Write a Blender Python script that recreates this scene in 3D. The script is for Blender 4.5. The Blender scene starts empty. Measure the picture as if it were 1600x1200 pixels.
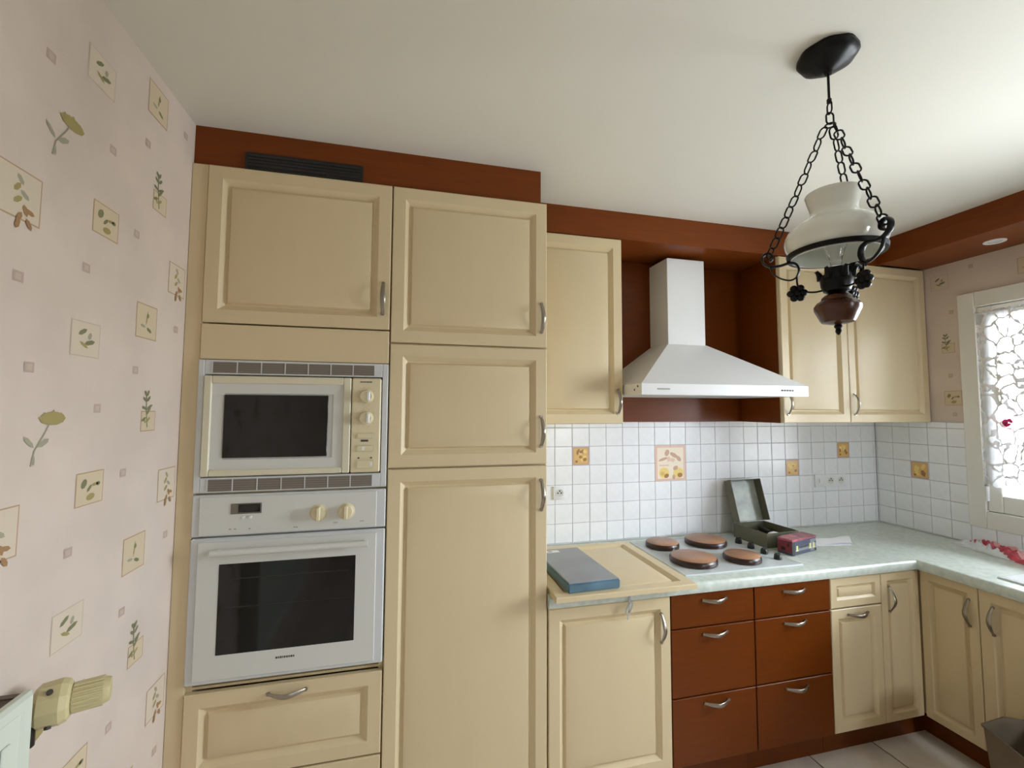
import bpy, bmesh, math, random
from mathutils import Vector, Matrix, noise
random.seed(7)
S = bpy.context.scene
COL = S.collection

# ------------------------------------------------------------------ camera
def rad(a): return math.radians(a)
CY, CP, CR = rad(13.98642), rad(3.56443), rad(0.20635)
fwd = Vector((math.sin(CY)*math.cos(CP), math.cos(CY)*math.cos(CP), math.sin(CP)))
rgt0 = Vector((math.cos(CY), -math.sin(CY), 0)); up0 = rgt0.cross(fwd)
rgt = rgt0*math.cos(CR) + up0*math.sin(CR); upv = -rgt0*math.sin(CR) + up0*math.cos(CR)
cam_d = bpy.data.cameras.new('camera'); cam = bpy.data.objects.new('camera', cam_d); COL.objects.link(cam)
M4 = Matrix((rgt, upv, -fwd)).transposed().to_4x4(); M4.translation = (0.71414, -2.2794, 1.55314)
cam.matrix_world = M4
cam_d.sensor_fit = 'HORIZONTAL'; cam_d.sensor_width = 36.0; cam_d.lens = 703.314/1600*36
cam_d.shift_x = (800-811.81)/1600; cam_d.shift_y = (594.55-600)/1600; cam_d.clip_start = 0.02
S.camera = cam

# ------------------------------------------------------------------ world, light, exposure
W = bpy.data.worlds.new('overcast_sky'); S.world = W; W.use_nodes = True
bg = W.node_tree.nodes['Background']; bg.inputs[1].default_value = 33.0
_tc = W.node_tree.nodes.new('ShaderNodeTexCoord'); _sp = W.node_tree.nodes.new('ShaderNodeSeparateXYZ'); _rp = W.node_tree.nodes.new('ShaderNodeValToRGB')
_rp.color_ramp.elements[0].position = 0.47; _rp.color_ramp.elements[0].color = (0.53, 0.57, 0.59, 1)     # pale ground below the horizon
_rp.color_ramp.elements[1].position = 0.53; _rp.color_ramp.elements[1].color = (0.86, 0.95, 1.04, 1)     # overcast sky above it
_ma = W.node_tree.nodes.new('ShaderNodeMath'); _ma.operation = 'MULTIPLY_ADD'; _ma.inputs[1].default_value = 0.5; _ma.inputs[2].default_value = 0.5
W.node_tree.links.new(_tc.outputs['Generated'], _sp.inputs[0]); W.node_tree.links.new(_sp.outputs['Z'], _ma.inputs[0]); W.node_tree.links.new(_ma.outputs[0], _rp.inputs[0]); W.node_tree.links.new(_rp.outputs[0], bg.inputs[0])
S.view_settings.view_transform = 'Standard'; S.view_settings.look = 'None'
S.view_settings.exposure = 0.5; S.view_settings.gamma = 1.0; S.view_settings.use_curve_mapping = False
try:
    S.cycles.use_denoising = True; S.cycles.max_bounces = 10; S.cycles.diffuse_bounces = 6
    S.cycles.transparent_max_bounces = 16; S.cycles.sample_clamp_indirect = 6.0
    S.cycles.caustics_reflective = False; S.cycles.caustics_refractive = False
except Exception: pass
def portal(name, loc, rot, sx, sy):
    L = bpy.data.lights.new(name, 'AREA'); L.shape = 'RECTANGLE'; L.size = sx; L.size_y = sy
    L.cycles.is_portal = True
    o = bpy.data.objects.new(name, L); o.location = loc; o.rotation_euler = rot; COL.objects.link(o)
portal('fill_door_portal', (2.975, -4.2-0.12, 1.40), (rad(90), 0, 0), 0.31, 0.60)  # guides sky light through the pane of the added rear door
XW, ZC, YR = 3.655, 2.511, -4.2        # right wall, ceiling, rear wall
WY0, WY1, WZ0, WZ1 = -0.567, -1.95, 1.03, 2.10   # window opening
portal('window_portal', (XW+0.16, (WY0+WY1)/2, (WZ0+WZ1)/2), (0, rad(90), 0), WZ1-WZ0, WY0-WY1)

# ------------------------------------------------------------------ materials
def lin(c):
    return tuple(((v/255)/12.92 if v/255 <= 0.04045 else ((v/255+0.055)/1.055)**2.4) for v in c) + (1,)
def mat(name, rgb, rough=0.5, metal=0.0, var=0.0, vscale=8.0, vstretch=(1,1,1), bump=0.0, bscale=60.0, coat=0.0, trans=0.0, rgb2=None, spec=0.5):
    m = bpy.data.materials.new(name); m.use_nodes = True; nt = m.node_tree; b = nt.nodes['Principled BSDF']
    b.inputs['Base Color'].default_value = lin(rgb); b.inputs['Roughness'].default_value = rough
    b.inputs['Metallic'].default_value = metal; b.inputs['Coat Weight'].default_value = coat
    b.inputs['Transmission Weight'].default_value = trans; b.inputs['Specular IOR Level'].default_value = spec
    tc = nt.nodes.new('ShaderNodeTexCoord')
    if var or rgb2:
        mp = nt.nodes.new('ShaderNodeMapping'); mp.inputs['Scale'].default_value = vstretch
        nt.links.new(tc.outputs['Object'], mp.inputs['Vector'])
        n = nt.nodes.new('ShaderNodeTexNoise'); n.inputs['Scale'].default_value = vscale; n.inputs['Detail'].default_value = 5
        nt.links.new(mp.outputs[0], n.inputs['Vector'])
        r = nt.nodes.new('ShaderNodeValToRGB'); e = r.color_ramp.elements
        e[0].position = 0.35; e[1].position = 0.65
        if rgb2: e[0].color, e[1].color = lin(rgb), lin(rgb2)
        else:
            e[0].color = lin(tuple(max(0, c*(1-var)) for c in rgb)); e[1].color = lin(tuple(min(255, c*(1+var)) for c in rgb))
        nt.links.new(n.outputs['Fac'], r.inputs[0]); nt.links.new(r.outputs[0], b.inputs['Base Color'])
    if bump:
        n2 = nt.nodes.new('ShaderNodeTexNoise'); n2.inputs['Scale'].default_value = bscale; n2.inputs['Detail'].default_value = 3
        nt.links.new(tc.outputs['Object'], n2.inputs['Vector'])
        bm_ = nt.nodes.new('ShaderNodeBump'); bm_.inputs['Strength'].default_value = bump; bm_.inputs['Distance'].default_value = 0.002
        nt.links.new(n2.outputs['Fac'], bm_.inputs['Height']); nt.links.new(bm_.outputs[0], b.inputs['Normal'])
    return m
CREAM = mat('cream_lacquer', (212, 194, 157), 0.42, var=0.004, vscale=3, vstretch=(6, 6, 1), bump=0.05, bscale=90)
CREAM_IN = mat('cream_carcass', (208, 190, 152), 0.5)
BROWN = mat('cherry_veneer', (100, 46, 4), 0.33, var=0.04, vscale=5, vstretch=(2, 2, 14), bump=0.03, spec=0.25)
BROWN_H = mat('cherry_veneer_long_grain', (114, 56, 16), 0.42, var=0.04, vscale=5, vstretch=(1.2, 1.2, 16), bump=0.03, spec=0.2)
PAPER = mat('vinyl_wallpaper', (208, 193, 181), 0.7, var=0.02, vscale=5, bump=0.25, bscale=220)
PLASTER = mat('white_ceiling_paint', (226, 224, 214), 0.6, bump=0.12, bscale=120)
TILE = mat('white_glazed_tile', (238, 240, 243), 0.22, var=0.025, vscale=9, bump=0.12, bscale=14)
GROUT = mat('grey_grout', (176, 176, 185), 0.85)
FLOORT = mat('grey_floor_tile', (226, 219, 210), 0.4, var=0.05, vscale=6, bump=0.05)
FGROUT = mat('dark_floor_grout', (84, 76, 68), 0.9)
STONE = mat('green_grey_laminate', (188, 199, 189), 0.3, rgb2=(210, 216, 208), vscale=38, bump=0.03)
STONE.node_tree.nodes['Noise Texture'].inputs['Detail'].default_value = 9
WHITE = mat('white_enamel', (226, 227, 228), 0.3)
GREYW = mat('pale_grey_enamel', (208, 209, 204), 0.35)
GREYD = mat('grey_metal_trim', (204, 207, 208), 0.35)
CREAMP = mat('cream_plastic', (216, 205, 172), 0.4)
SLOT = mat('slot_grey', (112, 104, 94), 0.6)
SLOTD = mat('slot_dark', (40, 36, 32), 0.7)
GLASSB = mat('black_oven_glass', (12, 11, 11), 0.07)
MARK = mat('dark_print', (70, 64, 58), 0.6)
MARKL = mat('light_print', (150, 146, 136), 0.6)
NICKEL = mat('brushed_nickel', (158, 150, 138), 0.34, metal=1.0)
BLACK = mat('black_wrought_iron', (8, 7, 7), 0.4, var=0.2, vscale=40, bump=0.2, spec=0.22)
BLACKP = mat('black_plastic', (18, 18, 18), 0.35)
OPAL = mat('opal_glass', (226, 228, 220), 0.12, coat=0.4)
POT = mat('brown_ceramic_glaze', (74, 36, 12), 0.25, var=0.2, vscale=14)
BULB = mat('clear_bulb', (250, 250, 250), 0.03, trans=1.0)
COVER = mat('brown_lacquered_tin', (160, 116, 86), 0.32, var=0.12, vscale=5)
COVERS = mat('dark_brown_rim', (48, 26, 18), 0.3)
HOBM = mat('pale_hob_enamel', (200, 206, 206), 0.18)
BURN = mat('burner_iron', (40, 36, 34), 0.6)
OLIVE = mat('olive_green_metal', (106, 105, 86), 0.38, var=0.06, vscale=10)
OLIVEI = mat('worn_olive_inside', (146, 150, 138), 0.35, var=0.12, vscale=12)
BLUE = mat('blue_box_side', (92, 124, 142), 0.5, var=0.12, vscale=8)
GREYB = mat('grey_box_lid', (146, 150, 156), 0.5, var=0.03)
SHEET = mat('white_paper', (246, 247, 250), 0.7)
CLEAR = mat('clear_film', (235, 240, 242), 0.15, trans=0.6)
REDP = mat('red_print', (190, 70, 84), 0.35)
PINKP = mat('pink_print', (228, 170, 172), 0.35)
TINR = mat('dark_red_tin', (120, 34, 44), 0.35)
TINN = mat('navy_tin', (52, 58, 84), 0.3)
TINY = mat('pale_yellow_print', (222, 216, 150), 0.35)
TINP = mat('pink_red_tin_lid', (156, 78, 92), 0.35, var=0.3, vscale=20)
TINK = mat('dark_tin_print', (24, 24, 28), 0.35)
TING = mat('grey_tin_print', (126, 128, 136), 0.35)
PVC = mat('white_window_frame', (222, 220, 212), 0.4)
MAGENTA = mat('magenta_plastic', (214, 24, 110), 0.35)
RADW = mat('pale_green_white_enamel', (205, 212, 200), 0.35)
RADD = mat('dusty_brown_grille', (98, 86, 76), 0.6)
VALVE = mat('aged_ivory_plastic', (200, 188, 144), 0.4)
BINM = mat('taupe_bin_plastic', (112, 100, 84), 0.5, var=0.05)
STEEL = mat('sink_enamel', (220, 224, 224), 0.2)
P_SQ = mat('print_cream_square', (204, 187, 158), 0.7)
P_SQ2 = mat('print_pale_square', (208, 194, 174), 0.7)
P_LN = mat('print_tan_outline', (176, 146, 116), 0.7)
P_LN2 = mat('print_faint_outline', (190, 174, 154), 0.7)
P_PK = mat('print_rose_square', (182, 160, 152), 0.7)
P_GR = mat('print_green', (120, 120, 88), 0.7)
P_GR2 = mat('print_grey_green', (158, 154, 132), 0.7)
P_OL = mat('print_olive_yellow', (158, 144, 92), 0.7)
P_RU = mat('print_rust', (158, 122, 84), 0.7)
D_OC = mat('tile_print_ochre', (216, 176, 104), 0.3)
D_BD = mat('tile_print_border', (196, 158, 134), 0.3)
D_YE = mat('tile_print_yellow', (232, 204, 120), 0.3)
D_BR = mat('tile_print_brown', (158, 112, 58), 0.3)
D_PK = mat('tile_print_peach', (224, 190, 172), 0.3)
D_CR = mat('tile_print_cream', (236, 222, 200), 0.3)

GLASS = bpy.data.materials.new('window_glass'); GLASS.use_nodes = True
nt = GLASS.node_tree; nt.nodes.clear()
o_ = nt.nodes.new('ShaderNodeOutputMaterial'); mx = nt.nodes.new('ShaderNodeMixShader'); t_ = nt.nodes.new('ShaderNodeBsdfTransparent'); g_ = nt.nodes.new('ShaderNodeBsdfGlossy')
g_.inputs['Roughness'].default_value = 0.02; fr = nt.nodes.new('ShaderNodeFresnel'); fr.inputs[0].default_value = 1.3
nt.links.new(fr.outputs[0], mx.inputs[0]); nt.links.new(t_.outputs[0], mx.inputs[1]); nt.links.new(g_.outputs[0], mx.inputs[2]); nt.links.new(mx.outputs[0], o_.inputs[0])

LACE = bpy.data.materials.new('white_lace'); LACE.use_nodes = True
nt = LACE.node_tree; nt.nodes.clear()
o_ = nt.nodes.new('ShaderNodeOutputMaterial'); mx = nt.nodes.new('ShaderNodeMixShader'); t_ = nt.nodes.new('ShaderNodeBsdfTransparent')
d_ = nt.nodes.new('ShaderNodeBsdfDiffuse'); tl = nt.nodes.new('ShaderNodeBsdfTranslucent'); m2 = nt.nodes.new('ShaderNodeMixShader')
d_.inputs[0].default_value = (0.85, 0.85, 0.87, 1); tl.inputs[0].default_value = (0.32, 0.325, 0.34, 1); m2.inputs[0].default_value = 0.5
tc = nt.nodes.new('ShaderNodeTexCoord'); mp = nt.nodes.new('ShaderNodeMapping'); mp.inputs['Scale'].default_value = (0, 1.0, 0.8)
vo = nt.nodes.new('ShaderNodeTexVoronoi'); vo.feature = 'DISTANCE_TO_EDGE'; vo.inputs['Scale'].default_value = 17
ns = nt.nodes.new('ShaderNodeTexNoise'); ns.inputs['Scale'].default_value = 30; ns.inputs['Detail'].default_value = 2
ad = nt.nodes.new('ShaderNodeMixRGB'); ad.blend_type = 'ADD'; ad.inputs[0].default_value = 0.03
rp = nt.nodes.new('ShaderNodeValToRGB'); e = rp.color_ramp.elements
e[0].position = 0.058; e[0].color = (1, 1, 1, 1); e[1].position = 0.070; e[1].color = (0, 0, 0, 1)
L = nt.links.new
L(tc.outputs['Object'], mp.inputs[0]); L(tc.outputs['Object'], ns.inputs['Vector']); L(mp.outputs[0], ad.inputs[1]); L(ns.outputs['Color'], ad.inputs[2]); L(ad.outputs[0], vo.inputs['Vector'])
L(vo.outputs['Distance'], rp.inputs[0]); L(d_.outputs[0], m2.inputs[1]); L(tl.outputs[0], m2.inputs[2])
m3 = nt.nodes.new('ShaderNodeMixShader'); mx.inputs[0].default_value = 0.76          # fine net with holes
L(t_.outputs[0], mx.inputs[1]); L(m2.outputs[0], mx.inputs[2])
L(rp.outputs[0], m3.inputs[0]); L(mx.outputs[0], m3.inputs[1]); L(d_.outputs[0], m3.inputs[2]); L(m3.outputs[0], o_.inputs[0])  # thick embroidered threads are opaque

# ------------------------------------------------------------------ mesh helpers
def wloc(o):
    v = Vector((0, 0, 0))
    while o is not None: v += o.location; o = o.parent
    return v
def nb():
    return bmesh.new()
def box(bm, x0, x1, y0, y1, z0, z1, bev=0.0, mi=0, seg=1):
    t = bmesh.new()
    bmesh.ops.create_cube(t, size=1)
    for v in t.verts: v.co = Vector(((x0+x1)/2+v.co.x*(x1-x0), (y0+y1)/2+v.co.y*(y1-y0), (z0+z1)/2+v.co.z*(z1-z0)))
    if bev: bmesh.ops.bevel(t, geom=t.edges[:], offset=bev, segments=seg, affect='EDGES', profile=0.5)
    merge(bm, t, mi); return bm
def merge(bm, t, mi=0, M=None, keep=False):
    if M is not None: bmesh.ops.transform(t, matrix=M, verts=t.verts)
    vm = {v: bm.verts.new(v.co) for v in t.verts}
    for f in t.faces:
        try: nf = bm.faces.new([vm[v] for v in f.verts]); nf.material_index = f.material_index if keep else mi
        except ValueError: pass
    t.free()
def lathe(bm, prof, c, seg=32, mi=0, M=None):
    """prof = [(r, z)], around z through c"""
    t = bmesh.new(); rings = []
    for r, z in prof:
        if r < 1e-6: rings.append([t.verts.new((0, 0, z))])
        else: rings.append([t.verts.new((r*math.cos(2*math.pi*k/seg), r*math.sin(2*math.pi*k/seg), z)) for k in range(seg)])
    for a, b in zip(rings, rings[1:]):
        for k in range(seg):
            q = [a[k % len(a)], a[(k+1) % len(a)], b[(k+1) % len(b)], b[k % len(b)]]
            u = []
            for v in q:
                if v not in u: u.append(v)
            if len(u) > 2:
                try: t.faces.new(u)
                except ValueError: pass
    MM = Matrix.Translation(c) @ (M if M is not None else Matrix())
    merge(bm, t, mi, MM); return bm
def tube(bm, pts, r, seg=8, mi=0, flat=None, closed=False, up=None):
    """sweep a circle (or flat=(a,b) ellipse with a along 'up' side vector) along pts; r scalar or list"""
    pts = [Vector(p) for p in pts]; n = len(pts); rings = []; prev = None
    for i, p in enumerate(pts):
        if closed: d = (pts[(i+1) % n]-pts[i-1]).normalized()
        else: d = (pts[min(i+1, n-1)]-pts[max(i-1, 0)]).normalized()
        if up is not None: s = Vector(up) - d*d.dot(Vector(up)); s.normalize()
        elif prev is None:
            s = d.cross(Vector((0, 0, 1)) if abs(d.z) < 0.9 else Vector((1, 0, 0))).normalized()
        else: s = (prev - d*prev.dot(d)).normalized()
        prev = s; q = d.cross(s).normalized(); rr = r[i] if isinstance(r, (list, tuple)) else r
        a, b = (flat if flat else (1, 1))
        rings.append([bm.verts.new(p + s*(rr*a*math.cos(2*math.pi*k/seg)) + q*(rr*b*math.sin(2*math.pi*k/seg))) for k in range(seg)])
    m = n if closed else n-1
    for i in range(m):
        A, B = rings[i], rings[(i+1) % n]
        for k in range(seg):
            f = bm.faces.new((A[k], A[(k+1) % seg], B[(k+1) % seg], B[k])); f.material_index = mi
    if not closed:
        for R in (rings[0][::-1], rings[-1]):
            f = bm.faces.new(R); f.material_index = mi
    return bm
def frame_mat(O, U, V, Wv):
    m = Matrix((Vector(U), Vector(V), Vector(Wv))).transposed().to_4x4(); m.translation = Vector(O); return m
def rings_panel(bm, w, h, prof, T, M, mi=0):
    """rect panel in local (u,v,w): prof = [(inset, height)] ; back at -T"""
    t = bmesh.new()
    def ring(d, z): return [t.verts.new((d, d, z)), t.verts.new((w-d, d, z)), t.verts.new((w-d, h-d, z)), t.verts.new((d, h-d, z))]
    R = [ring(0, -T)] + [ring(d, z) for d, z in prof]
    t.faces.new(R[0][::-1])
    for a, b in zip(R, R[1:]):
        for k in range(4): t.faces.new((a[k], a[(k+1) % 4], b[(k+1) % 4], b[k]))
    t.faces.new(R[-1])
    merge(bm, t, mi, M); return bm
def cream_prof(s=1.0):
    return [(0, -0.003), (0.003, 0), (0.044*s, 0), (0.047*s, -0.003), (0.061*s, -0.0150), (0.065*s, -0.0160), (0.0715*s, -0.0062), (0.076*s, -0.0048), (0.112*s, -0.0005)]
FY = lambda x, y, z: frame_mat((x, y, z), (1, 0, 0), (0, 0, 1), (0, -1, 0))    # front faces -y
def door(name, x0, x1, z0, z1, yf, parent, T=0.02, s=1.0, prof=None, m=None):
    g = 0.0015
    bm = nb(); rings_panel(bm, x1-x0-2*g, z1-z0-2*g, prof or cream_prof(s), T, FY(x0+g, yf, z0+g))
    return obj(name, bm, m or CREAM, parent, 25)
def door_r(name, y0, y1, z0, z1, xf, parent, T=0.02, s=1.0):   # faces -x; y0 nearer the back wall
    g = 0.0015
    bm = nb(); rings_panel(bm, y0-y1-2*g, z1-z0-2*g, cream_prof(s), T, frame_mat((xf, y0-g, z0+g), (0, -1, 0), (0, 0, 1), (-1, 0, 0)))
    return obj(name, bm, CREAM, parent, 25)
def handle(c, along, out, parent, L=0.112, H=0.028):
    """bow handle: two feet and a flattened arc"""
    c, a, w = Vector(c), Vector(along), Vector(out); side = a.cross(w); bm = nb(); pts = []; rr = []
    for i in range(17):
        t = -1 + i/8.0
        pts.append(c + a*(t*L/2) + w*(0.003 + H*(1-abs(t)**1.6))); rr.append(0.0029 + 0.0022*(1-t*t))
    tube(bm, pts, rr, 8, up=side, flat=(1.7, 0.6))
    for s_ in (-1, 1):
        p = c + a*(s_*L/2)
        tube(bm, [p - w*0.001, p + w*0.005], 0.0062, 10)
    return obj('handle', bm, NICKEL, parent, 50)
def tag(o, label, cat, group=None):
    o['label'] = label; o['category'] = cat
    if group: o['group'] = group
    return o
def thing(name, label, cat, loc, group=None):
    o = bpy.data.objects.new(name, None); COL.objects.link(o); o.location = loc; o.empty_display_size = 0.05
    return tag(o, label, cat, group)
AX, AY, AZ = Vector((1, 0, 0)), Vector((0, 1, 0)), Vector((0, 0, 1))
OUTY, OUTX = Vector((0, -1, 0)), Vector((-1, 0, 0))

def obj(name, bm, m, parent=None, smooth=35, base=None, kind=None, label=None, local=False, recalc=True):
    if not local:
        off = wloc(parent) if parent else Vector(base or (0, 0, 0))
        bmesh.ops.translate(bm, vec=-off, verts=bm.verts)
    if recalc: bmesh.ops.recalc_face_normals(bm, faces=bm.faces[:])
    me = bpy.data.meshes.new(name)
    if smooth:
        for f in bm.faces: f.smooth = True
    bm.to_mesh(me); bm.free()
    for k in (m if isinstance(m, (list, tuple)) else [m]): me.materials.append(k)
    if smooth: me.set_sharp_from_angle(angle=rad(smooth))
    o = bpy.data.objects.new(name, me); COL.objects.link(o)
    if parent: o.parent = parent
    elif base: o.location = base
    if kind: o['kind'] = kind
    if label: o['label'] = label
    return o
def structure(name, bm, m, smooth=0): return obj(name, bm, m, None, smooth, kind='structure')

# ------------------------------------------------------------------ room shell
bm = nb(); box(bm, -0.15, XW+0.2, YR-0.2, 0.2, -0.12, -0.004); floor = structure('floor', bm, FGROUT)
bm = nb(); box(bm, -0.15, XW+0.2, YR-0.2, 0.2, ZC, ZC+0.12); ceiling = structure('ceiling', bm, PLASTER)
bm = nb(); box(bm, -0.15, 0, YR, 0.2, 0, ZC); wall_left = structure('wall_left', bm, PAPER)
bm = nb(); box(bm, 0, XW, 0.008, 0.2, 0, ZC); wall_back = structure('wall_back', bm, PAPER)
bm = nb()
box(bm, XW, XW+0.18, WY0, 0.2, 0, ZC); box(bm, XW, XW+0.18, YR, WY1, 0, ZC)
box(bm, XW, XW+0.18, WY1, WY0, 0, WZ0); box(bm, XW, XW+0.18, WY1, WY0, WZ1, ZC)
wall_right = structure('wall_right', bm, PAPER)
PX0, PX1, PZ1 = 2.55, 3.40, 2.15
bm = nb(); box(bm, -0.15, PX0, YR-0.18, YR, 0, ZC); box(bm, PX1, XW+0.18, YR-0.18, YR, 0, ZC); box(bm, PX0, PX1, YR-0.18, YR, PZ1, ZC)
structure('wall_rear', bm, PAPER)

# floor tiles
FP = 0.362
me_ft = None
for i in range(-1, 11):
    for j in range(12):
        xa = 2.50 + (i-7)*FP; ya = -0.50 + 0.362 - j*FP
        if xa > XW or xa + FP < 0.0 or ya - FP < YR - 0.3: continue
        if me_ft is None:
            bm = nb(); rings_panel(bm, FP-0.007, FP-0.007, [(0, -0.002), (0.003, 0)], 0.008, frame_mat((0, -FP+0.007, 0), (1, 0, 0), (0, 1, 0), (0, 0, 1)))
            o = obj('tile', bm, FLOORT, floor, 0, local=True); me_ft = o.data
        else:
            o = bpy.data.objects.new('tile', me_ft); COL.objects.link(o); o.parent = floor
        o.location = (xa+0.0035, ya-0.0035, random.uniform(-0.0006, 0.0004))

# wall tiles: back wall and right wall (glazed fronts 8 mm proud of the wall)
TP, TQ, TX0, TZ0 = 0.0979, 0.1004, 1.475, 0.849
cache = {}
def wall_tile(parent, w, h, M, m=TILE):
    key = (round(w, 3), round(h, 3))
    if key not in cache:
        b_ = nb(); rings_panel(b_, w-0.0026, h-0.0026, [(0, -0.0012), (0.0012, -0.0002), (0.004, 0)], 0.0075, Matrix())
        o = obj('tile', b_, m, parent, 0, local=True); cache[key] = o.data
    else:
        o = bpy.data.objects.new('tile', cache[key]); COL.objects.link(o); o.parent = parent
    o.matrix_local = M; return o
def disc(bm, M, cx, cy, rx, ry, ang=0, mi=0, n=10, z=0.0):
    ca, sa = math.cos(ang), math.sin(ang); vs = []
    for k in range(n):
        a = 2*math.pi*k/n; x, y = rx*math.cos(a), ry*math.sin(a)
        vs.append(bm.verts.new(M @ Vector((cx+x*ca-y*sa, cy+x*sa+y*ca, z))))
    f = bm.faces.new(vs); f.material_index = mi
def rect(bm, M, x0, x1, y0, y1, mi=0, z=0.0):
    f = bm.faces.new([bm.verts.new(M @ Vector((x, y, z))) for x, y in ((x0, y0), (x1, y0), (x1, y1), (x0, y1))]); f.material_index = mi
bm = nb(); box(bm, 1.2445, XW, 0.0035, 0.008, 0.845, 1.487); gb = obj('grout_bed', bm, GROUT, wall_back, 0)
bm = nb(); box(bm, XW-0.0035, XW, -0.488, 0.0035, 0.845, 1.487); box(bm, XW-0.0035, XW, -2.62, -0.488, 0.845, 0.9425); obj('grout_bed', bm, GROUT, wall_right, 0)
DEC = [D_OC, D_BD, D_YE, D_BR, D_PK, D_CR]
def fruit_print(tile, w, h, seed):
    rnd = random.Random(seed); b_ = nb(); I = Matrix()
    rect(b_, I, 0.001, w-0.004, 0.001, h-0.004, 1, 0.0004); rect(b_, I, 0.008, w-0.011, 0.008, h-0.011, 0, 0.0006)
    for k in range(9):
        disc(b_, I, rnd.uniform(0.022, w-0.025), rnd.uniform(0.022, h-0.025), rnd.uniform(0.009, 0.015), rnd.uniform(0.006, 0.011), rnd.uniform(0, 3), rnd.choice((2, 2, 5, 3)), 8, 0.0008+0.0001*k)
    disc(b_, I, 0.022, 0.02, 0.008, 0.007, 0, 3, 8, 0.0019); disc(b_, I, w-0.028, 0.03, 0.011, 0.009, 0.5, 3, 8, 0.0019)
    obj('fruit_print', b_, DEC, tile, 0, local=True, recalc=False)
def basket_print(tile, w, h, q):
    b_ = nb(); I = Matrix()
    rect(b_, I, -0.001, w-0.002, -0.001, h-0.002, 4, 0.0004); 
    u0, u1 = (0.014, w) if q % 2 == 0 else (-0.003, w-0.017)
    v0, v1 = (0.012, h) if q < 2 else (-0.003, h-0.016)
    rect(b_, I, u0, u1, v0, v1, 5, 0.0006)
    rnd = random.Random(40+q)
    if q == 0:
        disc(b_, I, 0.055, 0.045, 0.032, 0.03, 0, 2, 12, 0.0008); disc(b_, I, 0.045, 0.04, 0.014, 0.012, 0, 0, 8, 0.001); disc(b_, I, 0.07, 0.028, 0.016, 0.012, 0.4, 3, 8, 0.0011); rect(b_, I, 0.025, 0.085, 0.082, 0.09, 4, 0.001)
    elif q == 1:
        disc(b_, I, 0.048, 0.042, 0.033, 0.03, 0.2, 2, 12, 0.0008); disc(b_, I, 0.058, 0.03, 0.017, 0.013, 0, 3, 8, 0.001); disc(b_, I, 0.03, 0.07, 0.017, 0.012, 0.5, 1, 8, 0.0011); disc(b_, I, 0.018, 0.02, 0.010, 0.014, 0, 1, 8, 0.0012)
    elif q == 2:
        disc(b_, I, 0.075, 0.055, 0.014, 0.02, -0.4, 1, 8, 0.0008); disc(b_, I, 0.05, 0.02, 0.03, 0.008, 0.3, 1, 8, 0.001); disc(b_, I, 0.085, 0.02, 0.012, 0.016, 0, 4, 8, 0.0011)
    else:
        disc(b_, I, 0.02, 0.042, 0.028, 0.012, -0.5, 1, 8, 0.0008); disc(b_, I, 0.05, 0.022, 0.02, 0.012, -0.8, 1, 8, 0.001); disc(b_, I, 0.012, 0.015, 0.016, 0.012, 0, 4, 8, 0.0011)
    obj('basket_print', b_, DEC, tile, 0, local=True, recalc=False)
SOCK = {(0, 2): 0}
for i in range(-3, 23):
    for j in range(7):
        x0, x1 = TX0+i*TP, TX0+(i+1)*TP; z0, z1 = TZ0+j*TQ, min(TZ0+(j+1)*TQ, 1.4855)
        x0, x1 = max(x0, 1.2455), min(x1, XW-0.0075)
        if x1-x0 < 0.012 or z1-z0 < 0.012: continue
        M = FY(x0+0.0013, random.uniform(-0.0004, 0.0004), z0+0.0013) @ Matrix.Rotation(random.uniform(-0.006, 0.006), 4, 'X') @ Matrix.Rotation(random.uniform(-0.006, 0.006), 4, 'Y')
        t = wall_tile(wall_back, x1-x0, z1-z0, M)
        if (i, j) in ((1, 4), (15, 3), (19, 4)): fruit_print(t, x1-x0, z1-z0, i)
        if i in (6, 7) and j in (3, 4): basket_print(t, x1-x0, z1-z0, (i-6)+2*(j-3))
for i in range(-1, 26):
    for j in range(7):
        y0, y1 = -0.008-i*TP, -0.008-(i+1)*TP; z0, z1 = TZ0+j*TQ, min(TZ0+(j+1)*TQ, 1.4855)
        y0 = min(y0, 0.0); y0 = y0 if i >= 0 else 0.0
        if y0 > -0.489 > y1: y1 = -0.489                       # cut at the window casing
        elif j == 0 and y0 < -0.489:
            z1 = min(z1, 0.9425)
            if i == 5: y0 = -0.489
        elif y1 < -0.489: y1 = -0.489
        if y0-y1 < 0.006 or z1-z0 < 0.012: continue
        M = frame_mat((XW-0.0075+random.uniform(-0.0003, 0.0003), y0-0.0013, z0+0.0013), (0, -1, 0), (0, 0, 1), (-1, 0, 0))
        t = wall_tile(wall_right, y0-y1, z1-z0, M)
        if (i, j) == (2, 3): fruit_print(t, y0-y1, z1-z0, 77)

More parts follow.
